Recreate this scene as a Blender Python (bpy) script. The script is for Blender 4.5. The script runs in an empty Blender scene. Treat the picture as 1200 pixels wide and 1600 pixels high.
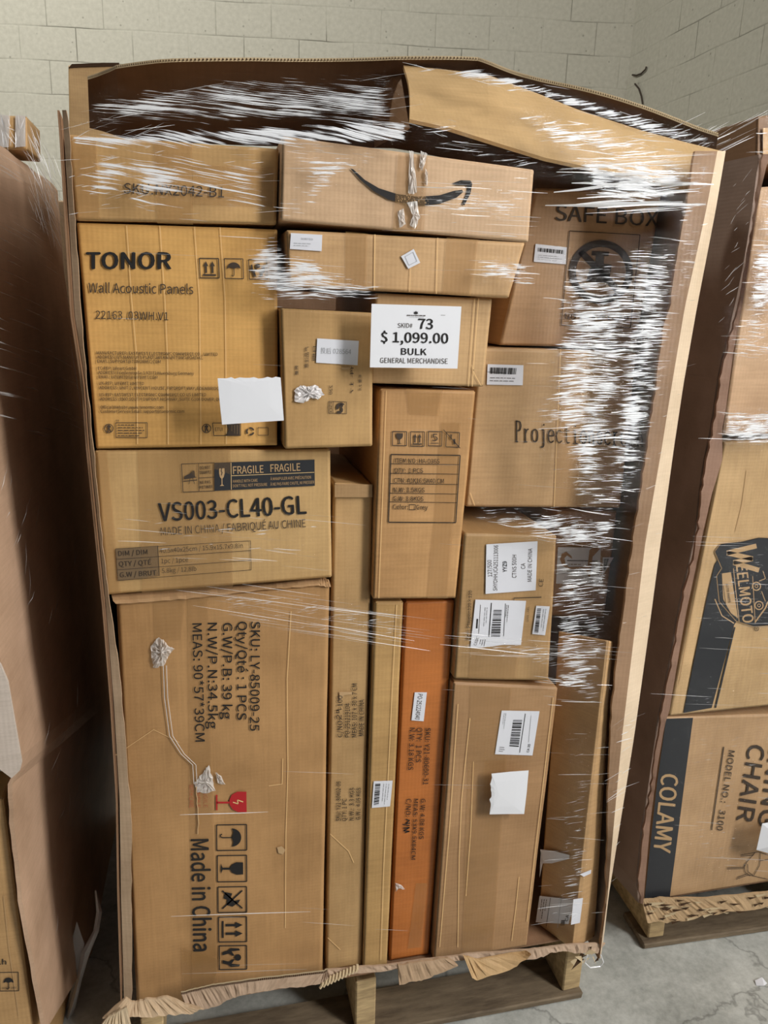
import bpy, bmesh, math, random
import numpy as np
from mathutils import Vector, Matrix, noise
from mathutils.geometry import tessellate_polygon

SC = bpy.context.scene
COL = SC.collection
RND = random.Random(7)

# ------------------------------------------------------------------ camera
CAM = Vector((0.1263, -1.3088, 1.5873))
YAW, PITCH, ROLL, FPX = 0.2374, 0.2619, 0.0318, 1192.36
_f = Vector((math.sin(YAW)*math.cos(PITCH), math.cos(YAW)*math.cos(PITCH), -math.sin(PITCH)))
_r = Vector((math.cos(YAW), -math.sin(YAW), 0.0))
_u = _r.cross(_f)
CR = math.cos(ROLL)*_r + math.sin(ROLL)*_u
CU = -math.sin(ROLL)*_r + math.cos(ROLL)*_u
CF = _f
cd = bpy.data.cameras.new('camera')
cam = bpy.data.objects.new('camera', cd)
COL.objects.link(cam)
cam.matrix_world = Matrix(((CR.x, CU.x, -CF.x, CAM.x), (CR.y, CU.y, -CF.y, CAM.y), (CR.z, CU.z, -CF.z, CAM.z), (0, 0, 0, 1)))
cd.sensor_width = 36.0
cd.lens = FPX/1600*36.0
cd.clip_start = 0.05
SC.camera = cam

# ------------------------------------------------------------------ light, world, exposure
w = bpy.data.worlds.new('world'); SC.world = w
w.use_nodes = True
bg = w.node_tree.nodes['Background']
bg.inputs[0].default_value = (0.95, 0.97, 1.0, 1)
bg.inputs[1].default_value = 0.06
def area(name, loc, aim, sx, sy, power, col):
    l = bpy.data.lights.new(name, 'AREA'); l.shape = 'RECTANGLE'
    l.size = sx; l.size_y = sy; l.energy = power; l.color = col
    o = bpy.data.objects.new(name, l); COL.objects.link(o)
    o.location = loc
    o.rotation_euler = (Vector(aim)-Vector(loc)).to_track_quat('-Z', 'Y').to_euler()
    return o
area('daylight_through_loading_door', (3.7, -2.6, 3.0), (0.5, 0.0, 1.2), 1.8, 2.2, 290, (1.0, 0.98, 0.95))
area('added_overhead_fill', (2.4, -1.9, 4.8), (0.5, 0.0, 1.0), 1.8, 0.6, 40, (1.0, 0.97, 0.92))  # unseen lamp, added as soft overhead fill
area('added_wall_fill', (-2.2, 1.6, 5.6), (-1.0, 4.6, 2.6), 1.6, 0.5, 120, (1.0, 0.99, 0.92))  # unseen lamp, added to brighten the back wall towards the left
SC.view_settings.view_transform = 'Standard'
SC.view_settings.look = 'None'
SC.view_settings.exposure = 0.55
SC.view_settings.gamma = 1.0
SC.view_settings.use_curve_mapping = False
SC.cycles.transparent_max_bounces = 24
SC.cycles.use_denoising = True

# ------------------------------------------------------------------ rays of the calibrated camera: a pixel of the photo on a known plane
def ray(px, py):
    return CR*((px-600)/FPX) + CU*((800-py)/FPX) + CF
def on_y(px, py, y):
    d = ray(px, py); return CAM + d*((y-CAM.y)/d.y)
def on_x(px, py, x):
    d = ray(px, py); return CAM + d*((x-CAM.x)/d.x)
def on_z(px, py, z):
    d = ray(px, py); return CAM + d*((z-CAM.z)/d.z)
def at_depth(px, py, zc):
    return CAM + ray(px, py)*zc
def plane_of(a, b, c):
    n = (b-a).cross(c-a).normalized()
    if n.dot(CAM-a) < 0: n = -n
    return (a.copy(), n)
def on_plane(px, py, pl, off=0.0):
    d = ray(px, py); q = pl[0] + pl[1]*off
    return CAM + d*((q-CAM).dot(pl[1])/d.dot(pl[1]))

# ------------------------------------------------------------------ materials
def srgb(r, g, b):
    f = lambda c: (c/255)/12.92 if c/255 <= 0.04045 else ((c/255+0.055)/1.055)**2.4
    return (f(r), f(g), f(b), 1)
def newmat(name):
    m = bpy.data.materials.new(name); m.use_nodes = True
    nt = m.node_tree
    return m, nt, nt.nodes['Principled BSDF']
def N(nt, t, **kw):
    n = nt.nodes.new(t)
    for k, v in kw.items():
        if k.startswith('_'): n.inputs[k[1:].replace('_', ' ')].default_value = v
        else: setattr(n, k, v)
    return n
def flat(name, col, rough=0.6, spec=0.3):
    m, nt, b = newmat(name)
    b.inputs['Base Color'].default_value = col
    b.inputs['Roughness'].default_value = rough
    b.inputs['Specular IOR Level'].default_value = spec
    return m
_kr = {}
def kraft(rgb, flute='v', rough=0.55, worn=0.35):
    key = (rgb, flute, rough, worn)
    if key in _kr: return _kr[key]
    m, nt, b = newmat('kraft_board'); L = nt.links.new
    c = srgb(*rgb)
    tc = N(nt, 'ShaderNodeTexCoord')
    mp = N(nt, 'ShaderNodeMapping'); L(tc.outputs['Object'], mp.inputs[0])
    mp.inputs['Scale'].default_value = (2.5, 2.5, 60) if flute == 'v' else (60, 2.5, 2.5)
    n1 = N(nt, 'ShaderNodeTexNoise', _Scale=3.0, _Detail=5.0, _Roughness=0.65); L(mp.outputs[0], n1.inputs['Vector'])
    n2 = N(nt, 'ShaderNodeTexNoise', _Scale=5.0, _Detail=4.0, _Roughness=0.6); L(tc.outputs['Object'], n2.inputs['Vector'])
    n3 = N(nt, 'ShaderNodeTexNoise', _Scale=260.0, _Detail=2.0); L(tc.outputs['Object'], n3.inputs['Vector'])
    a1 = N(nt, 'ShaderNodeMath', operation='MULTIPLY_ADD'); L(n1.outputs[0], a1.inputs[0]); a1.inputs[1].default_value = 0.34
    L(n2.outputs[0], a1.inputs[2])
    a2 = N(nt, 'ShaderNodeMath', operation='MULTIPLY_ADD'); L(n3.outputs[0], a2.inputs[0]); a2.inputs[1].default_value = 0.12; L(a1.outputs[0], a2.inputs[2])
    cr = N(nt, 'ShaderNodeValToRGB'); L(a2.outputs[0], cr.inputs[0])
    e = cr.color_ramp.elements
    k0 = 1-worn
    e[0].position = 0.55; e[0].color = (c[0]*(k0+.08), c[1]*(k0+.06), c[2]*(k0+.03), 1)
    e[1].position = 1.05; e[1].color = (min(1, c[0]*1.15), min(1, c[1]*1.16), min(1, c[2]*1.18), 1)
    L(cr.outputs[0], b.inputs['Base Color'])
    b.inputs['Roughness'].default_value = rough
    b.inputs['Specular IOR Level'].default_value = 0.35
    wv = N(nt, 'ShaderNodeTexWave', wave_type='BANDS', bands_direction='X' if flute == 'v' else 'Z', _Scale=42.0, _Distortion=0.6)
    L(tc.outputs['Object'], wv.inputs['Vector'])
    n4 = N(nt, 'ShaderNodeTexNoise', _Scale=16.0, _Detail=3.0); L(tc.outputs['Object'], n4.inputs['Vector'])
    s = N(nt, 'ShaderNodeMath', operation='MULTIPLY_ADD'); L(n4.outputs[0], s.inputs[0]); s.inputs[1].default_value = 5.0; L(wv.outputs[1], s.inputs[2])
    bp = N(nt, 'ShaderNodeBump', _Strength=0.06, _Distance=0.0016); L(s.outputs[0], bp.inputs['Height'])
    L(bp.outputs[0], b.inputs['Normal'])
    _kr[key] = m
    return m
def wood(name, rgb):
    m, nt, b = newmat(name); L = nt.links.new
    c = srgb(*rgb)
    tc = N(nt, 'ShaderNodeTexCoord'); mp = N(nt, 'ShaderNodeMapping'); L(tc.outputs['Object'], mp.inputs[0])
    mp.inputs['Scale'].default_value = (3, 18, 30)
    n1 = N(nt, 'ShaderNodeTexNoise', _Scale=2.5, _Detail=6.0, _Roughness=0.7); L(mp.outputs[0], n1.inputs['Vector'])
    n2 = N(nt, 'ShaderNodeTexNoise', _Scale=9.0, _Detail=4.0); L(tc.outputs['Object'], n2.inputs['Vector'])
    a = N(nt, 'ShaderNodeMath', operation='MULTIPLY_ADD'); L(n2.outputs[0], a.inputs[0]); a.inputs[1].default_value = .5; L(n1.outputs[0], a.inputs[2])
    cr = N(nt, 'ShaderNodeValToRGB'); L(a.outputs[0], cr.inputs[0]); e = cr.color_ramp.elements
    e[0].position = .55; e[0].color = (c[0]*.45, c[1]*.42, c[2]*.4, 1)
    e[1].position = .95; e[1].color = (c[0]*1.15, c[1]*1.15, c[2]*1.15, 1)
    L(cr.outputs[0], b.inputs['Base Color']); b.inputs['Roughness'].default_value = .8
    bp = N(nt, 'ShaderNodeBump', _Strength=.5, _Distance=.003); L(a.outputs[0], bp.inputs['Height']); L(bp.outputs[0], b.inputs['Normal'])
    return m
def paper_mat(name, rgb, rough=.5):
    m, nt, b = newmat(name); L = nt.links.new
    tc = N(nt, 'ShaderNodeTexCoord')
    n = N(nt, 'ShaderNodeTexNoise', _Scale=14.0, _Detail=3.0); L(tc.outputs['Object'], n.inputs['Vector'])
    bp = N(nt, 'ShaderNodeBump', _Strength=.25, _Distance=.002); L(n.outputs[0], bp.inputs['Height']); L(bp.outputs[0], b.inputs['Normal'])
    b.inputs['Base Color'].default_value = srgb(*rgb); b.inputs['Roughness'].default_value = rough
    return m
def film_mat(name, clear, tint, rough):
    m, nt, b = newmat(name); L = nt.links.new
    out = nt.nodes['Material Output']
    b.inputs['Base Color'].default_value = tint
    b.inputs['Roughness'].default_value = rough
    b.inputs['Specular IOR Level'].default_value = .8
    t = N(nt, 'ShaderNodeBsdfTransparent'); mx = N(nt, 'ShaderNodeMixShader'); mx.inputs[0].default_value = clear
    L(b.outputs[0], mx.inputs[1]); L(t.outputs[0], mx.inputs[2]); L(mx.outputs[0], out.inputs[0])
    return m
INK = flat('black_print', srgb(38, 36, 36), .6, .25)
INKS = flat('dark_grey_print', srgb(72, 62, 54), .65, .2)
GREY = flat('grey_print', srgb(120, 100, 76), .65, .2)
PALE = flat('pale_grey_print', srgb(170, 172, 176), .6, .2)
def wrap_film(name, deg, sx, sz):
    """Stretch film: clear, with crease glare painted as milky streaks whose number follows the 'creasing' attribute."""
    m, nt, b = newmat(name); L = nt.links.new
    out = nt.nodes['Material Output']
    tc = N(nt, 'ShaderNodeTexCoord'); mr = N(nt, 'ShaderNodeMapping'); L(tc.outputs['Object'], mr.inputs[0]); mr.inputs['Rotation'].default_value = (0, math.radians(deg), 0)
    nw = N(nt, 'ShaderNodeTexNoise', _Scale=9.0, _Detail=2.0); L(mr.outputs[0], nw.inputs['Vector'])
    wv = N(nt, 'ShaderNodeVectorMath', operation='MULTIPLY_ADD'); L(nw.outputs['Color'], wv.inputs[0]); wv.inputs[1].default_value = (0, 0, .016); L(mr.outputs[0], wv.inputs[2])
    mp = N(nt, 'ShaderNodeMapping'); L(wv.outputs[0], mp.inputs[0]); mp.inputs['Scale'].default_value = (sx, sx, sz)
    n1 = N(nt, 'ShaderNodeTexNoise', _Scale=1.0, _Detail=2.5, _Roughness=.6, _Distortion=.25); L(mp.outputs[0], n1.inputs['Vector'])
    n2 = N(nt, 'ShaderNodeTexNoise', _Scale=22.0, _Detail=2.0); L(tc.outputs['Object'], n2.inputs['Vector'])
    at = N(nt, 'ShaderNodeAttribute', attribute_name='glare_creasing')
    th = N(nt, 'ShaderNodeMath', operation='MULTIPLY_ADD'); L(at.outputs['Fac'], th.inputs[0]); th.inputs[1].default_value = .40
    ad = N(nt, 'ShaderNodeMath', operation='MULTIPLY_ADD'); L(n2.outputs[0], ad.inputs[0]); ad.inputs[1].default_value = .35; L(n1.outputs[0], ad.inputs[2])
    L(ad.outputs[0], th.inputs[2])
    rg = N(nt, 'ShaderNodeMapRange', interpolation_type='SMOOTHSTEP'); L(th.outputs[0], rg.inputs[0]); rg.inputs[1].default_value = 1.0; rg.inputs[2].default_value = 1.12; rg.inputs[3].default_value = 0.0; rg.inputs[4].default_value = .92
    bp = N(nt, 'ShaderNodeBump', _Strength=.8, _Distance=.003); L(n1.outputs[0], bp.inputs['Height'])
    b.inputs['Base Color'].default_value = (.86, .88, .92, 1); b.inputs['Roughness'].default_value = .22; b.inputs['Specular IOR Level'].default_value = .9
    L(bp.outputs[0], b.inputs['Normal'])
    g = N(nt, 'ShaderNodeBsdfGlossy', _Roughness=.09); L(bp.outputs[0], g.inputs['Normal'])
    t = N(nt, 'ShaderNodeBsdfTransparent'); t.inputs[0].default_value = (.98, .98, .98, 1)
    m0 = N(nt, 'ShaderNodeMixShader'); L(t.outputs[0], m0.inputs[1]); L(g.outputs[0], m0.inputs[2])
    gk = N(nt, 'ShaderNodeMath', operation='MULTIPLY', use_clamp=True); L(at.outputs['Fac'], gk.inputs[0]); gk.inputs[1].default_value = .03; L(gk.outputs[0], m0.inputs[0])
    m1 = N(nt, 'ShaderNodeMixShader'); L(rg.outputs[0], m1.inputs[0]); L(m0.outputs[0], m1.inputs[1]); L(b.outputs[0], m1.inputs[2]); L(m1.outputs[0], out.inputs[0])
    return m
WRAP = wrap_film('stretch_film', 1.5, 20, 430)
WRAPTOP = wrap_film('stretch_film_slack', -6, 9, 400)
WRAPFLAP = wrap_film('stretch_film_sloped', 9, 15, 400)
RED = flat('red_print', srgb(178, 40, 44), .6, .25)
FADED_RED = flat('faded_red_print', srgb(172, 84, 62), .65, .2)
BAND = flat('charcoal_print', srgb(46, 48, 52), .5, .35)
BARE = flat('bare_board_print', srgb(188, 156, 116), .6, .25)
RIDGE = flat('pressed_crease', srgb(232, 196, 140), .55, .3)
CUT = flat('torn_board_edge', srgb(196, 176, 142), .8, .1)
DARKCUT = flat('corrugated_core', srgb(70, 52, 38), .9, .1)
WHITE = paper_mat('white_paper', (232, 234, 240), .45)
STICKER = paper_mat('sticker_paper', (222, 224, 232), .35)
TAPE = film_mat('clear_tape', .86, srgb(180, 140, 88), .16)
MILKY = film_mat('crumpled_clear_tape', .35, srgb(225, 220, 215), .25)
PLEAT = film_mat('film_pleat_glare', .22, (.92, .93, .95, 1), .22)  # white colour stands in for glare on the pleats; also loose film
PLEATDIM = film_mat('film_crease_glare', .62, (.88, .88, .88, 1), .25)  # more transparent white for the fainter glare lines
GREEN = flat('green_print', srgb(20, 120, 60), .5, .4)

# ------------------------------------------------------------------ lettering
import os
try: FONT = bpy.data.fonts.load(os.path.join(bpy.utils.system_resource('DATAFILES', path='fonts'), 'Noto Sans CJK Regular.woff2'))
except Exception: FONT = None
_glyphs = {}
def glyphs(s, bold):
    k = (s, bold)
    if k in _glyphs: return _glyphs[k]
    cu = bpy.data.curves.new('lettering', 'FONT'); cu.body = s; cu.font = FONT or cu.font; cu.size = 1.0; cu.resolution_u = 3; cu.fill_mode = 'FRONT'
    o = bpy.data.objects.new('lettering', cu); COL.objects.link(o)
    dg = bpy.context.evaluated_depsgraph_get(); dg.update()
    me = bpy.data.meshes.new_from_object(o.evaluated_get(dg))
    v = np.array([(p.co.x, p.co.y) for p in me.vertices], dtype=float).reshape(-1, 2)
    f = [tuple(p.vertices) for p in me.polygons]
    bpy.data.objects.remove(o); bpy.data.curves.remove(cu); bpy.data.meshes.remove(me)
    if len(v):
        v[:, 1] /= CAPH; v[:, 0] /= CAPH
        lay = np.zeros(len(v))
        if bold > 0:   # heavier lettering: the outline laid down again a little to each side
            k = len(v); sh = [(-bold, 0), (bold, 0), (0, bold*.6), (0, -bold*.6), (0, 0)]
            lay = np.repeat(np.arange(len(sh)), k); v = np.concatenate([v+np.array([d]) for d in sh]); f = [tuple(i+k*q for i in t) for q in range(len(sh)) for t in f]
        v[:, 0] -= v[:, 0].min(); v[:, 0] /= max(v[:, 0].max(), 1e-6); v = np.column_stack([v, lay])
    _glyphs[k] = (v, f)
    return _glyphs[k]
CAPH = 1.0
CAPH = float(glyphs('H', 0.0)[0][:, 1].max())
_glyphs.clear()

WORLD_AT = {}
class Mesher:
    """Collects faces of one part; done() links it as one mesh object whose origin is at `base`."""
    def __init__(self): self.v = []; self.f = []; self.m = []; self.mats = []
    def slot(self, mat):
        if mat not in self.mats: self.mats.append(mat)
        return self.mats.index(mat)
    def add(self, vs, fs, mat):
        k = len(self.v); s = self.slot(mat)
        self.v += [Vector(p) for p in vs]
        for f in fs: self.f.append(tuple(i+k for i in f)); self.m.append(s)
    def box(self, lo, hi, mat, jit=0.0):
        x0, y0, z0 = lo; x1, y1, z1 = hi
        vs = [Vector(p)+Vector((RND.uniform(-jit, jit), RND.uniform(-jit, jit), RND.uniform(-jit, jit))) for p in
              [(x0,y0,z0),(x1,y0,z0),(x1,y1,z0),(x0,y1,z0),(x0,y0,z1),(x1,y0,z1),(x1,y1,z1),(x0,y1,z1)]]
        self.add(vs, [(0,3,2,1),(4,5,6,7),(0,1,5,4),(1,2,6,5),(2,3,7,6),(3,0,4,7)], mat)
    def sheet(self, rows, thick, nrm, mat):
        """A surface given as rows of points, thickened by thick along nrm (back)."""
        R, Cn = len(rows), len(rows[0]); nrm = Vector(nrm)*thick
        P = [p for r in rows for p in r]; k = len(P)
        vs = P + [p+nrm for p in P]; fs = []
        for i in range(R-1):
            for j in range(Cn-1):
                a, b, c, d = i*Cn+j, i*Cn+j+1, (i+1)*Cn+j+1, (i+1)*Cn+j
                fs.append((a, b, c, d)); fs.append((d+k, c+k, b+k, a+k))
        for j in range(Cn-1):
            fs.append((j+1, j, j+k, j+1+k)); q = (R-1)*Cn+j; fs.append((q, q+1, q+1+k, q+k))
        for i in range(R-1):
            fs.append((i*Cn, (i+1)*Cn, (i+1)*Cn+k, i*Cn+k)); q = i*Cn+Cn-1; fs.append((q+Cn, q, q+k, q+Cn+k))
        self.add(vs, fs, mat)
    def tube(self, pts, r, mat, sides=6):
        vs = []; fs = []
        for i, p in enumerate(pts):
            t = (pts[min(i+1, len(pts)-1)]-pts[max(i-1, 0)]).normalized()
            a = t.cross(Vector((0.3, 1, .2))).normalized(); b = t.cross(a)
            for s in range(sides):
                an = 2*math.pi*s/sides; vs.append(p+(a*math.cos(an)+b*math.sin(an))*r)
        for i in range(len(pts)-1):
            for s in range(sides):
                fs.append((i*sides+s, i*sides+(s+1) % sides, (i+1)*sides+(s+1) % sides, (i+1)*sides+s))
        fs.append(tuple(range(sides))[::-1]); fs.append(tuple((len(pts)-1)*sides+s for s in range(sides)))
        self.add(vs, fs, mat)
    def done(self, name, parent=None, base=None, smooth=False):
        if base is None:
            a = np.array([tuple(p) for p in self.v]); base = Vector(((a[:,0].min()+a[:,0].max())/2, (a[:,1].min()+a[:,1].max())/2, a[:,2].min()))
        me = bpy.data.meshes.new(name)
        me.from_pydata([tuple(p-base) for p in self.v], [], self.f)
        for m in self.mats: me.materials.append(m)
        me.polygons.foreach_set('material_index', self.m)
        if smooth is True: me.polygons.foreach_set('use_smooth', [True]*len(self.f))
        elif smooth: me.polygons.foreach_set('use_smooth', [i < smooth for i in range(len(self.f))])
        me.update()
        o = bpy.data.objects.new(name, me); COL.objects.link(o)
        o.location = base
        wp = Vector(base)
        if parent is not None:
            o.parent = parent; o.location = wp - WORLD_AT.get(parent.name, Vector(parent.location))
        WORLD_AT[o.name] = wp
        return o

class Print:
    """Ink on a plane. Positions are read off the photo and put on the plane of the face that carries them."""
    def __init__(self, mesher, plane, off=0.0012): self.M = mesher; self.pl = plane; self.off = off; self.layer = 0
    def P(self, px, py): return on_plane(px, py, self.pl, self.off + self.layer*0.0004)
    def text(self, s, a, b, cap, mat=None, bold=0.0, up=None):
        mat = mat or INK
        v, f = glyphs(s, bold)
        if not len(v): return
        d = Vector((b[0]-a[0], b[1]-a[1])); L = d.length
        u = Vector(up).normalized() if up else Vector((d.y, -d.x))/L
        self.M.add([on_plane(a[0]+d.x*x+u.x*y*cap, a[1]+d.y*x+u.y*y*cap, self.pl, self.off+self.layer*.0004+q*.00007) for x, y, q in v], f, mat)
    def poly(self, pts, mat=None):
        mat = mat or INK
        tris = tessellate_polygon([[Vector((p[0], p[1], 0)) for p in pts]])
        self.M.add([self.P(*p) for p in pts], [tuple(t) for t in tris], mat)
    def line(self, a, b, wd, mat=None):
        d = Vector((b[0]-a[0], b[1]-a[1]));
        if d.length < 1e-6: return
        n = Vector((-d.y, d.x)).normalized()*wd/2
        self.M.add([self.P(a[0]+n.x, a[1]+n.y), self.P(b[0]+n.x, b[1]+n.y), self.P(b[0]-n.x, b[1]-n.y), self.P(a[0]-n.x, a[1]-n.y)], [(0, 1, 2, 3)], mat or INK)
    def path(self, pts, wd, mat=None, closed=False):
        q = list(pts)+([pts[0]] if closed else [])
        for i in range(len(q)-1): self.line(q[i], q[i+1], wd, mat)
    def quadline(self, q, wd, mat=None): self.path(q, wd, mat, True)
    def ring(self, c, r0, r1, mat=None, n=40, a0=0.0, a1=2*math.pi):
        vs = []; fs = []
        for i in range(n+1):
            t = a0+(a1-a0)*i/n
            vs += [self.P(c[0]+r0*math.cos(t), c[1]+r0*math.sin(t)), self.P(c[0]+r1*math.cos(t), c[1]+r1*math.sin(t))]
        for i in range(n): fs.append((2*i, 2*i+1, 2*i+3, 2*i+2))
        self.M.add(vs, fs, mat or INK)
    def frame(self, o, r, d):
        """Unit frame: o is the lower-left corner, r the right end, d the upper end, in photo pixels."""
        return lambda x, y: (o[0]+(r[0]-o[0])*x+(d[0]-o[0])*y, o[1]+(r[1]-o[1])*x+(d[1]-o[1])*y)
    def barcode(self, q, n=26, vertical=False, mat=None, seed=1):
        """q = TL,TR,BR,BL; bars across the width (or stacked when vertical)."""
        rr = random.Random(seed); t = 0.0
        L = lambda a, b, s: (a[0]+(b[0]-a[0])*s, a[1]+(b[1]-a[1])*s)
        while t < 1:
            wd = rr.choice((.5, .5, 1, 1.5))/n; s = min(1, t+wd)
            if vertical: pts = [L(q[0], q[3], t), L(q[1], q[2], t), L(q[1], q[2], s), L(q[0], q[3], s)]
            else: pts = [L(q[0], q[1], t), L(q[0], q[1], s), L(q[3], q[2], s), L(q[3], q[2], t)]
            self.poly(pts, mat); t = s+rr.choice((.4, .6, 1))/n
    def lines_of_print(self, q, rows, mat=None, seed=1, wd=.9, vertical=False):
        """Fine print too small to read: broken thin lines inside quad q (TL,TR,BR,BL)."""
        rr = random.Random(seed)
        def at(x, y):
            a = (q[0][0]+(q[1][0]-q[0][0])*x, q[0][1]+(q[1][1]-q[0][1])*x); b = (q[3][0]+(q[2][0]-q[3][0])*x, q[3][1]+(q[2][1]-q[3][1])*x)
            return (a[0]+(b[0]-a[0])*y, a[1]+(b[1]-a[1])*y)
        for i in range(rows):
            y = (i+.5)/rows; x = 0.02; end = rr.uniform(.55, .98)
            while x < end:
                x2 = min(end, x+rr.uniform(.06, .2))
                if vertical: self.line(at(y, x), at(y, x2), wd, mat)
                else: self.line(at(x, y), at(x2, y), wd, mat)
                x = x2+.03

def crumple(S, outline, plane, mat, amp=.005, seed=1, rings=4, rag=2.0, per=5):
    """A small crumpled patch of film or tape: rings of the outline drawn in to its middle, each point lifted at random."""
    rr = random.Random(seed); pts = []
    for i in range(len(outline)):
        a, b = outline[i], outline[(i+1) % len(outline)]
        for k in range(per): pts.append((a[0]+(b[0]-a[0])*k/per+rr.uniform(-rag, rag)*.5, a[1]+(b[1]-a[1])*k/per+rr.uniform(-rag, rag)*.5))
    cx, cy = sum(p[0] for p in pts)/len(pts), sum(p[1] for p in pts)/len(pts); n = len(pts)
    vs = [on_plane(cx, cy, plane, amp)]; fs = []
    for r in range(1, rings+1):
        t = r/rings
        for p in pts: vs.append(on_plane(cx+(p[0]-cx)*t+rr.uniform(-1, 1)*rag*.5*(r < rings), cy+(p[1]-cy)*t+rr.uniform(-1, 1)*rag*.5*(r < rings), plane, .0018+rr.random()*amp*(1 if r < rings else .5)))
    for i in range(n):
        fs.append((0, 1+i, 1+(i+1) % n))
        for r in range(rings-1): fs.append((1+r*n+i, 1+(r+1)*n+i, 1+(r+1)*n+(i+1) % n, 1+r*n+(i+1) % n))
    S.add(vs, fs, mat)
# handling marks, drawn in a unit frame F(x, y)
def ic_frame(p, F, wd, mat=None): p.quadline([F(0, 0), F(1, 0), F(1, 1), F(0, 1)], wd, mat)
def ic_arrows(p, F, wd, mat=None):
    for cx in (.33, .67):
        p.poly([F(cx-.05, .25), F(cx+.05, .25), F(cx+.05, .6), F(cx+.13, .6), F(cx, .86), F(cx-.13, .6), F(cx-.05, .6)], mat)
    p.line(F(.16, .15), F(.84, .15), wd*1.6, mat)
def ic_umbrella(p, F, wd, mat=None):
    pts = [F(.5+.36*math.cos(t), .5+.32*math.sin(t)) for t in [math.pi*i/12 for i in range(13)]]
    pts += [F(.3, .56), F(.5, .5), F(.7, .56)]
    p.poly(pts, mat); p.line(F(.5, .5), F(.5, .2), wd, mat)
    p.path([F(.5, .2), F(.47, .13), F(.4, .12), F(.36, .18)], wd, mat)
def ic_glass(p, F, wd, mat=None, crack=None):
    p.poly([F(.27, .88), F(.73, .88), F(.74, .66), F(.66, .5), F(.54, .43), F(.54, .18), F(.7, .12), F(.3, .12), F(.46, .18), F(.46, .43), F(.34, .5), F(.26, .66)], mat)
    if crack:
        p.layer += 1; p.path([F(.5, .89), F(.44, .76), F(.53, .7), F(.46, .58)], wd, crack); p.layer -= 1
def ic_hands(p, F, wd, mat=None):
    for s in (-1, 1):
        g = lambda x, y: F(.5+s*(x-.5), y)
        p.poly([g(.12, .72), g(.2, .76), g(.24, .45), g(.4, .55), g(.44, .5), g(.33, .36), g(.4, .12), g(.26, .12), g(.2, .32), g(.1, .42)], mat)
    p.ring(F(.5, .68), .0, abs(F(.14, 0)[0]-F(0, 0)[0])+abs(F(.14, 0)[1]-F(0, 0)[1]), mat, 10)
def ic_hook(p, F, wd, mat=None):
    p.poly([F(.2, .25), F(.45, .2), F(.5, .32), F(.7, .3), F(.78, .5), F(.62, .72), F(.5, .78), F(.56, .55), F(.4, .45), F(.26, .5)], mat)
    p.line(F(.15, .15), F(.85, .85), wd*1.3, mat); p.line(F(.15, .85), F(.85, .15), wd*1.3, mat)
def ic_recycle(p, F, wd, mat=None):
    c = F(.5, .5); r = abs(F(1, 0)[0]-F(0, 0)[0])*.42
    for i in range(3):
        a = 2*math.pi*i/3+.3; p.ring(c, r*.6, r, mat, 8, a, a+1.5)

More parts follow.
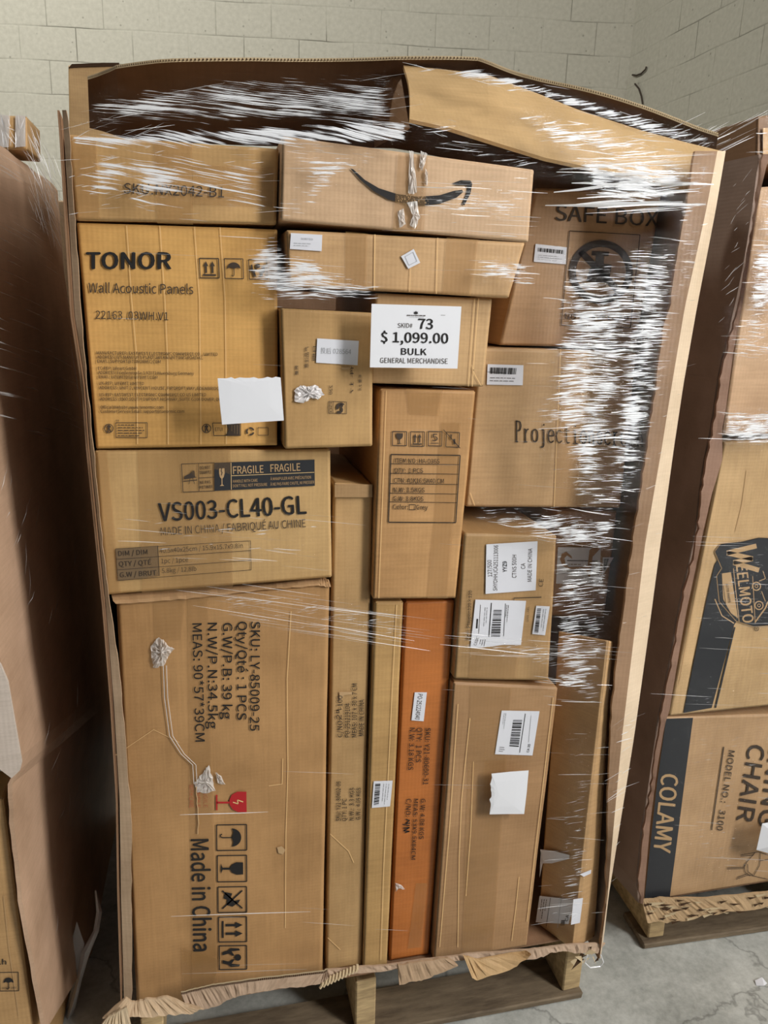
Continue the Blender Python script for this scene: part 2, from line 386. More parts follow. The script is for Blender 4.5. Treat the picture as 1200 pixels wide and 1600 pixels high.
# ------------------------------------------------------------------ cartons
def tag(o, label, cat, group=None, kind=None):
    if label: o['label'] = label
    if cat: o['category'] = cat
    if group: o['group'] = group
    if kind: o['kind'] = kind
    return o
def lattice_box(M, c8, mat, n=(10, 4, 10), r=.007, crush=.003, dent=.002, seed=0):
    """Soft-edged carton from 8 corners: front TL,TR,BR,BL then back TL,TR,BR,BL."""
    FTL, FTR, FBR, FBL, BTL, BTR, BBR, BBL = c8
    def axis(L, k):
        e = min(.3, r/max(L, .02)); return [0.0, e*.35, e]+[e+(1-2*e)*i/k for i in range(1, k)]+[1-e, 1-e*.35, 1.0]
    X = axis((FTR-FTL).length, n[0]); Y = axis((BTL-FTL).length, n[1]); Z = axis((FBL-FTL).length, n[2])
    ctr = sum(c8, Vector())/8
    ax = (FTR-FTL).normalized(); ay = (BTL-FTL).normalized(); az = (FTL-FBL).normalized()
    idx = {}; vs = []
    sd = Vector((seed*3.1, seed*1.7, seed*.9))
    def pt(i, j, k):
        key = (i, j, k)
        if key in idx: return idx[key]
        x, y, z = X[i], Y[j], Z[k]
        a = FBL.lerp(FBR, x).lerp(FTL.lerp(FTR, x), z); b = BBL.lerp(BBR, x).lerp(BTL.lerp(BTR, x), z)
        p = a.lerp(b, y)
        ex = i in (0, len(X)-1); ey = j in (0, len(Y)-1); ez = k in (0, len(Z)-1)
        ne = ex+ey+ez
        sx = 1 if x < .5 else -1; sy = 1 if y < .5 else -1; sz = 1 if z < .5 else -1
        if ne >= 2:
            q = r*(.33 if ne == 2 else .5)
            w = abs(noise.noise(p*9+sd))*crush*(1 if ne == 2 else 2.2)
            if ex: p = p+ax*sx*(q+w)
            if ey: p = p+ay*sy*(q+w)
            if ez: p = p+az*sz*(q+w)
        else:
            h = (noise.noise(p*6+sd)*.5+.5)*dent + (noise.noise(p*22+sd)*.5+.5)*dent*.25
            if ex: p = p+ax*sx*h
            if ey: p = p+ay*sy*h
            if ez: p = p+az*sz*h
        idx[key] = len(vs); vs.append(p); return idx[key]
    fs = []; nx, ny, nz = len(X), len(Y), len(Z)
    for i in range(nx-1):
        for k in range(nz-1):
            fs.append((pt(i, 0, k), pt(i+1, 0, k), pt(i+1, 0, k+1), pt(i, 0, k+1)))
            fs.append((pt(i+1, ny-1, k), pt(i, ny-1, k), pt(i, ny-1, k+1), pt(i+1, ny-1, k+1)))
    for j in range(ny-1):
        for k in range(nz-1):
            fs.append((pt(0, j+1, k), pt(0, j, k), pt(0, j, k+1), pt(0, j+1, k+1)))
            fs.append((pt(nx-1, j, k), pt(nx-1, j+1, k), pt(nx-1, j+1, k+1), pt(nx-1, j, k+1)))
    for i in range(nx-1):
        for j in range(ny-1):
            fs.append((pt(i, j, nz-1), pt(i+1, j, nz-1), pt(i+1, j+1, nz-1), pt(i, j+1, nz-1)))
            fs.append((pt(i, j+1, 0), pt(i+1, j+1, 0), pt(i+1, j, 0), pt(i, j, 0)))
    M.add(vs, fs, mat)
    return len(fs)
_seed = [0]
class Carton:
    def __init__(self, label, quad, y, depth, rgb, flute='v', zb=None, name='shipping_carton', group=None, r=.007, crush=.003, dent=.002, back=(0, 1, 0), cat='box', rough=.5, worn=.35, xlim=None, dx=0.0):
        _seed[0] += 1
        ys = y if isinstance(y, (tuple, list)) else (y,)*4
        q = [on_y(p[0], p[1], yy) for p, yy in zip(quad, ys)]
        if zb is not None: q[2].z = zb; q[3].z = zb
        if xlim:
            for p in q: p.x = min(p.x, xlim(p.z))
        for p in q: p.x += dx
        self.q = q; self.plane = plane_of(q[0], q[1], q[3])
        dv = Vector(back).normalized()*depth
        self.M = Mesher(); self.mat = kraft(rgb, flute, rough, worn)
        self.nf = lattice_box(self.M, q+[p+dv for p in q], self.mat, r=r, crush=crush, dent=dent, seed=_seed[0])
        self.pr = Print(self.M, self.plane); self.parts = []
        self.name, self.label, self.group, self.cat = name, label, group, cat
        b = (q[2]+q[3])/2+dv/2; self.base = Vector((b.x, b.y, min(q[2].z, q[3].z)))
    def sticker(self, quad, name='paper_label', mat=None, off=.0016):
        """A label stuck on the front: returns its Print."""
        S = Mesher(); pts = [on_plane(p[0], p[1], self.plane, off) for p in quad]
        nb = -self.plane[1]
        k = len(pts); vs = pts+[p+nb*.0009 for p in pts]
        tris = tessellate_polygon([[Vector((p[0], p[1], 0)) for p in quad]])
        fs = [tuple(t) for t in tris]+[tuple(i+k for i in t[::-1]) for t in tris]+[(i, (i+1) % k, (i+1) % k+k, i+k) for i in range(k)]
        S.add(vs, fs, mat or STICKER)
        self.parts.append((S, name)); return Print(S, self.plane, off+.0006)
    def tape(self, quad, mat=None, off=.0009, name='packing_tape'):
        S = Mesher()
        a, b, c, d = [on_plane(p[0], p[1], self.plane, off) for p in quad]
        n = 8; nb = self.plane[1]
        rows = [[a.lerp(b, j/5).lerp(d.lerp(c, j/5), i/n)+nb*RND.uniform(0, .0006) for j in range(6)] for i in range(n+1)]
        S.sheet(rows, .0002, -nb, mat or TAPE); self.parts.append((S, name))
    def done(self):
        o = self.M.done(self.name, base=self.base, smooth=self.nf)
        tag(o, self.label, self.cat, self.group)
        for S, nm in self.parts: S.done(nm, o)
        return o

# ------------------------------------------------------------------ the setting: block walls and concrete floor
def block_wall(name, a, direc, length, z1, z_joint, bw, off_x):
    m, nt, b = newmat('painted_block'); L = nt.links.new
    tc = N(nt, 'ShaderNodeTexCoord'); sp = N(nt, 'ShaderNodeSeparateXYZ'); L(tc.outputs['Object'], sp.inputs[0])
    ax = N(nt, 'ShaderNodeMath', operation='ADD'); L(sp.outputs[0], ax.inputs[0]); ax.inputs[1].default_value = off_x
    az = N(nt, 'ShaderNodeMath', operation='ADD'); L(sp.outputs[2], az.inputs[0]); az.inputs[1].default_value = 20*.203-z_joint
    nw = N(nt, 'ShaderNodeTexNoise', _Scale=2.5, _Detail=4.0); L(tc.outputs['Object'], nw.inputs['Vector'])
    wz = N(nt, 'ShaderNodeMath', operation='MULTIPLY_ADD'); L(nw.outputs[0], wz.inputs[0]); wz.inputs[1].default_value = .02; L(az.outputs[0], wz.inputs[2])
    cb = N(nt, 'ShaderNodeCombineXYZ'); L(ax.outputs[0], cb.inputs[0]); L(wz.outputs[0], cb.inputs[1])
    br = N(nt, 'ShaderNodeTexBrick', offset=.5, _Scale=1.0, _Mortar_Size=.0035, _Mortar_Smooth=.25, _Brick_Width=bw, _Row_Height=.203)
    L(cb.outputs[0], br.inputs['Vector'])
    br2 = N(nt, 'ShaderNodeTexBrick', offset=.5, _Scale=1.0, _Mortar_Size=.009, _Mortar_Smooth=1.0, _Brick_Width=bw, _Row_Height=.203)
    L(cb.outputs[0], br2.inputs['Vector'])
    n1 = N(nt, 'ShaderNodeTexNoise', _Scale=1.7, _Detail=3.0); L(tc.outputs['Object'], n1.inputs['Vector'])
    gate = N(nt, 'ShaderNodeMapRange'); L(n1.outputs[0], gate.inputs[0]); gate.inputs[1].default_value = .48; gate.inputs[2].default_value = .68; gate.inputs[3].default_value = .06; gate.inputs[4].default_value = .8
    mk = N(nt, 'ShaderNodeMath', operation='MULTIPLY'); L(br.outputs['Fac'], mk.inputs[0]); L(gate.outputs[0], mk.inputs[1])
    n2 = N(nt, 'ShaderNodeTexNoise', _Scale=38.0, _Detail=4.0); L(tc.outputs['Object'], n2.inputs['Vector'])
    cr = N(nt, 'ShaderNodeValToRGB'); L(n2.outputs[0], cr.inputs[0]); e = cr.color_ramp.elements
    e[0].position = .2; e[0].color = srgb(178, 174, 160); e[1].position = .8; e[1].color = srgb(198, 194, 180)
    pit = N(nt, 'ShaderNodeTexVoronoi', _Scale=13.0); L(tc.outputs['Object'], pit.inputs['Vector'])
    pm = N(nt, 'ShaderNodeMapRange'); L(pit.outputs['Distance'], pm.inputs[0]); pm.inputs[1].default_value = .06; pm.inputs[2].default_value = .1; pm.inputs[3].default_value = .45; pm.inputs[4].default_value = 0
    mm = N(nt, 'ShaderNodeMath', operation='MAXIMUM'); L(mk.outputs[0], mm.inputs[0]); L(pm.outputs[0], mm.inputs[1])
    mx = N(nt, 'ShaderNodeMix', data_type='RGBA'); L(mm.outputs[0], mx.inputs[0]); L(cr.outputs[0], mx.inputs[6]); mx.inputs[7].default_value = srgb(92, 90, 78)
    L(mx.outputs[2], b.inputs['Base Color']); b.inputs['Roughness'].default_value = .7; b.inputs['Specular IOR Level'].default_value = .25
    iv = N(nt, 'ShaderNodeMath', operation='MULTIPLY_ADD'); L(br2.outputs['Fac'], iv.inputs[0]); iv.inputs[1].default_value = -1.0
    sm = N(nt, 'ShaderNodeMath', operation='MULTIPLY'); L(n2.outputs[0], sm.inputs[0]); sm.inputs[1].default_value = .25; L(sm.outputs[0], iv.inputs[2])
    bp = N(nt, 'ShaderNodeBump', _Strength=.3, _Distance=.005); L(iv.outputs[0], bp.inputs['Height']); L(bp.outputs[0], b.inputs['Normal'])
    M = Mesher(); M.box((0, 0, 0), (length, .2, z1), m)
    o = M.done(name, base=Vector((0, 0, 0)))
    o.location = a; o.rotation_euler = (0, 0, math.atan2(direc[1], direc[0])); o['kind'] = 'structure'
    return o
corner = at_depth(985, 87, 5.3)
zj = corner.z
wd_b = Vector((math.cos(math.radians(10)), -math.sin(math.radians(10)), 0))
start = Vector((corner.x, corner.y, 0)) - wd_b*7.0
block_wall('wall_back', start, wd_b, 7.2, 5.2, zj, .37, .10)
wd_r = Vector((math.sin(math.radians(-1.4)), math.cos(math.radians(-1.4)), 0))
rs = Vector((corner.x, corner.y, 0))
block_wall('wall_right', rs, -wd_r, 6.5, 5.2, zj, .40, .05)

def concrete():
    m, nt, b = newmat('concrete'); L = nt.links.new
    tc = N(nt, 'ShaderNodeTexCoord')
    n1 = N(nt, 'ShaderNodeTexNoise', _Scale=4.0, _Detail=8.0, _Roughness=.7); L(tc.outputs['Object'], n1.inputs['Vector'])
    n2 = N(nt, 'ShaderNodeTexNoise', _Scale=60.0, _Detail=4.0, _Roughness=.7); L(tc.outputs['Object'], n2.inputs['Vector'])
    a = N(nt, 'ShaderNodeMath', operation='MULTIPLY_ADD'); L(n2.outputs[0], a.inputs[0]); a.inputs[1].default_value = .35; L(n1.outputs[0], a.inputs[2])
    cr = N(nt, 'ShaderNodeValToRGB'); L(a.outputs[0], cr.inputs[0]); e = cr.color_ramp.elements
    e[0].position = .5; e[0].color = srgb(146, 148, 142); e[1].position = .9; e[1].color = srgb(212, 213, 207)
    vo = N(nt, 'ShaderNodeTexVoronoi', feature='DISTANCE_TO_EDGE', _Scale=1.6)
    nz = N(nt, 'ShaderNodeTexNoise', _Scale=5.0, _Detail=5.0); L(tc.outputs['Object'], nz.inputs['Vector'])
    va = N(nt, 'ShaderNodeVectorMath', operation='MULTIPLY_ADD'); L(nz.outputs['Color'], va.inputs[0]); va.inputs[1].default_value = (.35, .35, .35); L(tc.outputs['Object'], va.inputs[2])
    L(va.outputs[0], vo.inputs['Vector'])
    mr = N(nt, 'ShaderNodeMapRange'); L(vo.outputs['Distance'], mr.inputs[0]); mr.inputs[1].default_value = .0; mr.inputs[2].default_value = .008; mr.inputs[3].default_value = .5; mr.inputs[4].default_value = 0
    mx = N(nt, 'ShaderNodeMix', data_type='RGBA'); L(mr.outputs[0], mx.inputs[0]); L(cr.outputs[0], mx.inputs[6]); mx.inputs[7].default_value = srgb(70, 70, 66)
    L(mx.outputs[2], b.inputs['Base Color']); b.inputs['Roughness'].default_value = .55
    bp = N(nt, 'ShaderNodeBump', _Strength=.3, _Distance=.004); L(a.outputs[0], bp.inputs['Height']); L(bp.outputs[0], b.inputs['Normal'])
    return m
M = Mesher(); M.box((-6, -6, -.1), (4.6, 6, 0), concrete())
M.done('floor', base=Vector((0, 0, 0)))['kind'] = 'structure'

# ------------------------------------------------------------------ pallets
WOOD = wood('pallet_wood', (176, 150, 112)); WOODPALE = wood('pale_pallet_wood', (205, 178, 132)); WOODGREY = wood('grey_pallet_wood', (128, 112, 90))
def pallet(label, origin, rot, x0, x1, stringers, depth, deck_z=.15, front_top=True):
    root = bpy.data.objects.new('wooden_pallet', None); COL.objects.link(root)
    root.location = origin; root.rotation_euler = (0, 0, rot); tag(root, label, 'pallet')
    def board(nm, lo, hi, mat, jit=.0018):
        M = Mesher(); M.box(lo, hi, mat, jit); o = M.done(nm, base=Vector((lo[0], lo[1], lo[2]))); o.parent = root; o.location = Vector(lo)
        bv = o.modifiers.new('soft', 'BEVEL'); bv.width = .003; bv.segments = 1
        return o
    for i in range(3):
        y = (0.0, depth*.5-.05, depth-.1)[i]
        board('bottom_board', (x0, y, .001), (x1, y+.11, .019), (WOODGREY, WOOD, WOODGREY)[i])
    for sx in stringers:
        board('stringer', (sx-.022, .012, .0195), (sx+.022, depth-.012, deck_z-.0255), WOODPALE)
    n = 7
    for i in range(n):
        y = .07+i*(depth-.16)/(n-1)
        board('deck_board', (x0, y, deck_z-.025), (x1, y+.09, deck_z-.001), WOOD)
    return root
pallet('grey-brown wooden pallet under the tall carton of stacked boxes', (0, .0, 0), 0, -.04, .97, (-.015, .44, .945), 1.15, .18)
RP = math.radians(6)
pallet('pale wooden pallet with a broken block under the chair box load', (1.235, .10, 0), -math.radians(2), -.04, .98, (.0, .45, .93), 1.15, .14)

# ------------------------------------------------------------------ the bulk carton round the middle load
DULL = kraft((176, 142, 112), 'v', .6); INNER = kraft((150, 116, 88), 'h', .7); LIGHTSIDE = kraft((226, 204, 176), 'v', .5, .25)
root = bpy.data.objects.new('bulk_carton', None); COL.objects.link(root); root.location = (.5, .55, .181)
tag(root, 'large open-fronted pallet carton with raised top flaps holding the stacked boxes', 'carton')
def part(M, name, parent=root, smooth=False): return M.done(name, parent, smooth=smooth)
def strip(px_left, px_right, y_left, y_right, n=60, ragged_l=0., ragged_r=0., sub=4):
    """Rows from top to bottom between two edge lines given as (y, x) knots."""
    yl = [k[0] for k in px_left]; yr = [k[0] for k in px_right]
    rows = []
    for i in range(n+1):
        t = i/n
        a = yl[0]+(yl[-1]-yl[0])*t; b = yr[0]+(yr[-1]-yr[0])*t
        xa = float(np.interp(a, yl, [k[1] for k in px_left]))+RND.uniform(-1, 1)*ragged_l
        xb = float(np.interp(b, yr, [k[1] for k in px_right]))+RND.uniform(-1, 1)*ragged_r
        p, q = on_y(xa, a, y_left), on_y(xb, b, y_right)
        rows.append([p.lerp(q, j/sub) for j in range(sub+1)])
    return rows
# right front strip, an inner dull leaf and the bright rounded corner
R_OUT = [(236, 1134), (330, 1118), (480, 1089), (600, 1068), (700, 1053), (780, 1042), (850, 1032), (1000, 1012), (1150, 991), (1300, 967), (1400, 951), (1470, 943), (1498, 938)]
R_MID = [(236, 1121), (330, 1103), (480, 1070), (600, 1050), (700, 1034), (850, 1008), (1000, 990), (1150, 972), (1300, 958), (1400, 949.5), (1498, 937)]
R_IN = [(236, 1086), (330, 1071), (400, 1058), (480, 1047), (500, 1038), (600, 1025), (700, 1011), (800, 996), (900, 981), (1000, 968), (1100, 957), (1180, 952), (1300, 949), (1400, 947), (1498, 935)]
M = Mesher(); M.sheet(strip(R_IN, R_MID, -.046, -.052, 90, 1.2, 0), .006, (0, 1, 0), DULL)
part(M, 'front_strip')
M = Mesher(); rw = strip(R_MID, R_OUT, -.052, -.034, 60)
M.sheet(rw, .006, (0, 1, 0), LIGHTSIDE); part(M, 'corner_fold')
# side, back and bottom panels
def side_rows(front, dx, depth, n=6):
    return [[p+Vector((dx*j/n, depth*j/n, 0)) for j in range(n+1)] for p in front]
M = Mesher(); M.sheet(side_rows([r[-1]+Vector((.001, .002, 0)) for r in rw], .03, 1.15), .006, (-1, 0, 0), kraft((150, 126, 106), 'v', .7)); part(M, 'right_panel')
L_OUT = [(172, 97), (210, 100), (345, 108), (494, 117), (600, 134), (700, 141), (850, 156), (950, 166), (1000, 170), (1100, 178), (1250, 187), (1400, 189), (1566, 194)]
L_IN = [(172, 104), (210, 108), (345, 117), (500, 127), (600, 136), (700, 146), (850, 160), (950, 172), (1050, 187), (1250, 203), (1290, 206), (1400, 205), (1566, 206)]
lw = strip(L_OUT, L_IN, -.03, -.036, 90, 0, .9, 3)
M = Mesher(); M.sheet(lw, .006, (0, 1, 0), kraft((200, 172, 142), 'v', .6)); part(M, 'front_strip')
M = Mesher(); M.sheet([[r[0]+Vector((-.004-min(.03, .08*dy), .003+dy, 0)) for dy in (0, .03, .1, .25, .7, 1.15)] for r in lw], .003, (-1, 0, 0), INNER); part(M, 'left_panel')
bl, br_ = lw[0][0], rw[0][-1]
M = Mesher(); M.sheet([[Vector((-.06+1.1*j/10, 1.16, z)) for j in range(11)] for z in (.189, .7, 1.2, 1.8, 2.02)], .006, (0, 1, 0), INNER); part(M, 'back_panel')
M = Mesher(); M.box((-.045, .0, .1835), (.985, 1.15, .188), INNER); part(M, 'bottom_panel')
# raised dark flap at the back of the top, with its corrugated edge
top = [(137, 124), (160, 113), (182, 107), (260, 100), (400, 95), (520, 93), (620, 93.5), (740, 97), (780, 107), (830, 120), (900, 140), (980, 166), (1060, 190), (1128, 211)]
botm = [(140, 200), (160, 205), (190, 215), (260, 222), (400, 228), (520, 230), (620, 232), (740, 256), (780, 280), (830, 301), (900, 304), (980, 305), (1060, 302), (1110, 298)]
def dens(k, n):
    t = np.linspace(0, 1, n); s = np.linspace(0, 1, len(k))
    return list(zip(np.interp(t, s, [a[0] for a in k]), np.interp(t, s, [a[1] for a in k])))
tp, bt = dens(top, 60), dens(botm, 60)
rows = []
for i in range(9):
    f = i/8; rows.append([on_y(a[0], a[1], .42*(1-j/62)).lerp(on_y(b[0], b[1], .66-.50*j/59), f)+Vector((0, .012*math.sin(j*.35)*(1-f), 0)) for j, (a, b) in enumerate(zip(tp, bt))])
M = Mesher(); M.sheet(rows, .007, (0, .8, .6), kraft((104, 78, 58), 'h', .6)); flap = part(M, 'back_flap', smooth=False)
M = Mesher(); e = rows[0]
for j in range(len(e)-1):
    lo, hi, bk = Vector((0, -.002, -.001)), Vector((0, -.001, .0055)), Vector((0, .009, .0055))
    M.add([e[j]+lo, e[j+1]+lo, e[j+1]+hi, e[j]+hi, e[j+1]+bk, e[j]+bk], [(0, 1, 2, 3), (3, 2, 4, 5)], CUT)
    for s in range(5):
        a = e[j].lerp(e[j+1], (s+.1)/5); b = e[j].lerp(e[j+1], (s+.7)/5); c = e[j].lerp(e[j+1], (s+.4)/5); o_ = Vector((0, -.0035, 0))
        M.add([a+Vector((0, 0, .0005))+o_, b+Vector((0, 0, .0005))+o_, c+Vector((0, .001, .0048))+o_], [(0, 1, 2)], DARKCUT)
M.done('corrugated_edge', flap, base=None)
# bright flap folded down to the front right
ft = dens([(630, 102), (690, 108), (760, 116), (840, 146), (905, 172), (1000, 203), (1070, 222), (1128, 236)], 40)
fb = dens([(640, 186), (700, 199), (760, 218), (850, 246), (905, 258), (1000, 279), (1060, 291), (1084, 292)], 40)
rows = []
for i in range(9):
    f = i/8; ry = []
    for j, (a, b) in enumerate(zip(ft, fb)):
        s = j/39
        ry.append(on_y(a[0], a[1], .24*(1-s)+.0).lerp(on_y(b[0], b[1], .02*(1-s)-.03*s), f)+Vector((0, -.02*math.sin(math.pi*f)*(1-s*.7), 0)))
    rows.append(ry)
M = Mesher(); M.sheet(rows, .006, (0, .6, -.8), kraft((206, 172, 124), 'v', .45, .3)); ff = part(M, 'front_flap', smooth=False)
# short inner flap standing between the two
M = Mesher(); q = [on_y(578, 130, .36), on_y(626, 118, .24), on_y(640, 200, .06), on_y(585, 230, .36)]
M.sheet([[q[0].lerp(q[1], j/4).lerp(q[3].lerp(q[2], j/4), i/4) for j in range(5)] for i in range(5)], .005, (.4, .9, 0), kraft((150, 116, 84), 'v', .6)); part(M, 'inner_flap')
# torn lip along the bottom of the cut-away front
def lip(name, up, dn, y0, y1, mat, n=70, rag=1.6, seed=3, parent=root):
    rr = random.Random(seed)
    U, D = dens(up, n), dens(dn, n)
    R = [[], [], []]
    o1 = rr.uniform(0, 50)
    for i, (a, b) in enumerate(zip(U, D)):
        ja = noise.noise(Vector((i*.23, o1, 0)))*rag*.8+rr.uniform(-.25, .25); jb = noise.noise(Vector((i*.17, o1+9, 0)))*rag*2.2+noise.noise(Vector((i*.6, o1+20, 0)))*rag+rr.uniform(-.3, .3)
        p, q = on_y(a[0], a[1]+ja, y0), on_y(b[0], b[1]+jb, y1)
        R[0].append(p); R[1].append(p.lerp(q, .5)+Vector((0, rr.uniform(-.003, .003), 0))); R[2].append(q)
    M = Mesher(); M.sheet(R, .004, (0, 1, 0), mat)
    o = part(M, name, parent)
    return R, o
LIPC = kraft((186, 160, 136), 'h', .65)
R1, lp = lip('torn_front_lip', [(283, 1552), (330, 1541), (400, 1531), (505, 1519), (512, 1516)], [(290, 1580), (335, 1574), (372, 1556), (420, 1548), (500, 1537), (514, 1528)], -.05, -.06, LIPC)
M = Mesher()
for j in range(0, len(R1[0])-1):
    a, b = R1[0][j], R1[0][j+1]
    for s in range(2):
        p, q2 = a.lerp(b, s/2), a.lerp(b, s/2+.3)
        M.add([p+Vector((0, -.002, -.001)), q2+Vector((0, -.002, -.001)), q2+Vector((0, -.002, .004)), p+Vector((0, -.002, .004))], [(0, 1, 2, 3)], DARKCUT)
    M.add([a+Vector((0, -.001, .003)), b+Vector((0, -.001, .003)), b+Vector((0, -.001, .006)), a+Vector((0, -.001, .006))], [(0, 1, 2, 3)], CUT)
M.done('corrugated_edge', lp)
lip('torn_front_lip', [(196, 1560), (210, 1566), (228, 1562), (262, 1558), (290, 1568)], [(160, 1592), (206, 1588), (240, 1589), (292, 1584), (318, 1578)], -.055, -.075, kraft((206, 180, 148), 'h', .65), 40, 3.0, 5)
lip('torn_front_lip', [(168, 1590), (198, 1574)], [(152, 1612), (206, 1612)], -.08, -.09, kraft((214, 192, 160), 'h', .65), 20, 2.0, 9)
lip('torn_front_lip', [(508, 1516), (600, 1508), (680, 1498), (735, 1490), (830, 1484), (880, 1477), (946, 1474)], [(510, 1526), (600, 1516), (680, 1506), (735, 1500), (830, 1497), (880, 1487), (934, 1492)], -.045, -.05, LIPC, 90, 1.6, 11)
# hanging torn pieces and the exposed fluting
lip('torn_tab', [(622, 1508), (700, 1497)], [(624, 1539), (668, 1529), (716, 1510)], -.05, -.062, kraft((184, 156, 126), 'h', .65), 24, 2.4, 13)
lip('torn_tab', [(724, 1493), (745, 1500), (822, 1487)], [(738, 1528), (752, 1533), (806, 1510), (830, 1492)], -.055, -.075, kraft((204, 170, 124), 'h', .65), 24, 2.6, 17)
M = Mesher()
for i in range(11):
    a = on_y(500+i*5.6, 1544-i*2.6, -.06); b = on_y(506+i*5.2, 1529-i*2.2, -.05)
    M.tube([a, a.lerp(b, .5)+Vector((0, -.004, 0)), b], .0032, CUT, 6)
part(M, 'torn_fluting')
M = Mesher()
for i in range(14):
    a = on_y(900+RND.uniform(0, 40), 1478+RND.uniform(0, 22), -.05); b = a+Vector((RND.uniform(-.02, .02), RND.uniform(-.01, .005), RND.uniform(-.03, .0)))
    c = a+Vector((RND.uniform(-.02, .02), 0, RND.uniform(-.015, .005))); M.add([a, b, c], [(0, 1, 2)], CUT if i % 3 else DARKCUT)
part(M, 'torn_corner')

# ------------------------------------------------------------------ the boxes of the middle load
K1, K2, K3, K4 = (204, 164, 116), (196, 158, 114), (190, 150, 108), (178, 140, 100)
ZB = .1895
def RX(z):
    return float(np.interp(z, [r[-1].z for r in rw][::-1], [r[-1].x for r in rw][::-1]))-.022
GRP = 'boxes stacked in the open carton'
def box(label, quad, y, depth, rgb, **kw): return Carton(label, quad, y, depth, rgb, group=GRP, xlim=RX, **kw)

# long printed box, upper left
B = box('long low kraft box with one printed code line lying on the acoustic panel box', [(104, 209), (437, 231), (433, 352), (117, 345)], -.008, .5, (206, 166, 112))
p = B.pr
p.text('SKU:NX2042-B1', (193, 302), (350, 308.5), 16, INKS, .012)
B.tape([(240, 218), (300, 222), (302, 351), (246, 349)]); B.tape([(300, 257), (428, 262), (426, 324), (300, 320)])
B.tape([(108, 211), (150, 214), (156, 343), (120, 343)])
B.done()

# acoustic panel box
B = box('golden kraft box printed Wall Acoustic Panels with small address lines', [(117.5, 346), (435, 357), (434.5, 697.5), (149, 702.5)], 0, .5, (214, 166, 98))
p = B.pr
p.text('TONOR', (134, 420), (268, 420), 25.5, INK, .045)
p.text('Wall Acoustic Panels', (138, 457), (302, 459.5), 15, INKS, .008)
p.text('22163 .03WH.V1', (149, 498), (263, 500.5), 12.5, INKS, .006)
for s, a, b in [('MANUFACTURER: EASTWEST ELECTRONIC COMMERCE CO., LIMITED', (151, 553.5), (340, 556)),
                ('ADDRESS: 6/F MANULIFE PLACE 348 KWUN TONG ROAD KL', (151.5, 560), (317, 561.5)),
                ('EMAIL: SUPPORT@TONORMIC.COM', (152, 566.5), (251, 567.5)),
                ('EC-REP: Lifewit GmbH', (153, 577.5), (213, 577.8)),
                ('ADDRESS: Friedenstra\u00dfe 5 97072 Wuersburg Germany', (153, 584.3), (303, 585.8)),
                ('EMAIL: LIFEWITDE@LIFEWIT.COM', (154, 591), (246, 592)),
                ('UK-REP: LIFEWIT LIMITED', (154.5, 601), (225, 601.5)),
                ('ADDRESS: UNIT 2, VINCENT HOUSE, FIRCROFT WAY, EDENBRIDGE', (155, 608), (346, 609.4)),
                ('US-REP: EASTWEST ELECTRONIC COMMERCE CO US LIMITED', (155, 619), (322, 619)),
                ('ADDRESS: 3500 SOUTH DUPONT HIGHWAY, SUITE G106 DOVER, DE', (156, 625.6), (345, 626.4)),
                ('Official Website: www.tonormic.com', (157, 638.5), (256, 638.5)),
                ('Customer Service Email: support@tonormic.com', (157, 645), (288, 645))]:
    p.text(s, a, b, 4.7, INKS, .004)
F = p.frame((312.5, 434), (342.5, 434.5), (311.5, 403.5)); ic_frame(p, F, 1.6, INKS); ic_arrows(p, F, 1.8, INKS)
F = p.frame((351.5, 435), (380.5, 435.5), (350.5, 404)); ic_frame(p, F, 1.3, INKS); ic_umbrella(p, F, 1.2, INKS)
F = p.frame((389.5, 436), (417.5, 436.5), (388.5, 405.5)); ic_frame(p, F, 1.3, INKS); ic_hands(p, F, 1.2, INKS)
for cx in (170, 322.5):
    p.ring((cx, 669.5), 6.0, 7.3, INKS, 20); p.poly([(cx-3, 675), (cx-1, 668), (cx-4, 667), (cx, 663.5), (cx+3.5, 666), (cx+1.5, 669), (cx+4, 675), (cx+1, 674), (cx, 671), (cx-1, 675)], INKS)
p.quadline([(181, 660.5), (230, 660.5), (230, 684), (181, 683.5)], 1.0, INKS)
p.text('FR', (181, 659), (186, 659), 3.2, INKS); p.lines_of_print([(183, 662), (228, 662), (228, 683), (183, 683)], 5, INKS, 4, 1.3)
p.quadline([(332, 661), (376, 661), (376, 680.5), (334, 680.5)], 1.1, INKS); p.text('ETUI', (336, 673.5), (348, 673.5), 5.5, INKS, .01)
p.poly([(353, 662), (375, 662), (375, 680), (353, 680), (357, 671)], INKS)
p.layer = 1; p.lines_of_print([(360, 664), (373, 664), (373, 679), (360, 679)], 3, GREY, 4, 1.3, True); p.layer = 0
F = p.frame((383, 681), (399, 681), (383, 667)); ic_recycle(p, F, 1, INKS)
p.quadline([(403, 668), (419, 668), (419, 680), (403, 680)], .9, INKS)
for i, (x0, x1) in enumerate([(206, 214), (258, 262), (312, 313), (352, 353)]):   # pressed crease lines in the board
    p.path([(x0-8, 352+i), (x0, 470), (x1, 560), (x1+1, 694)], .9, RIDGE)
B.done()

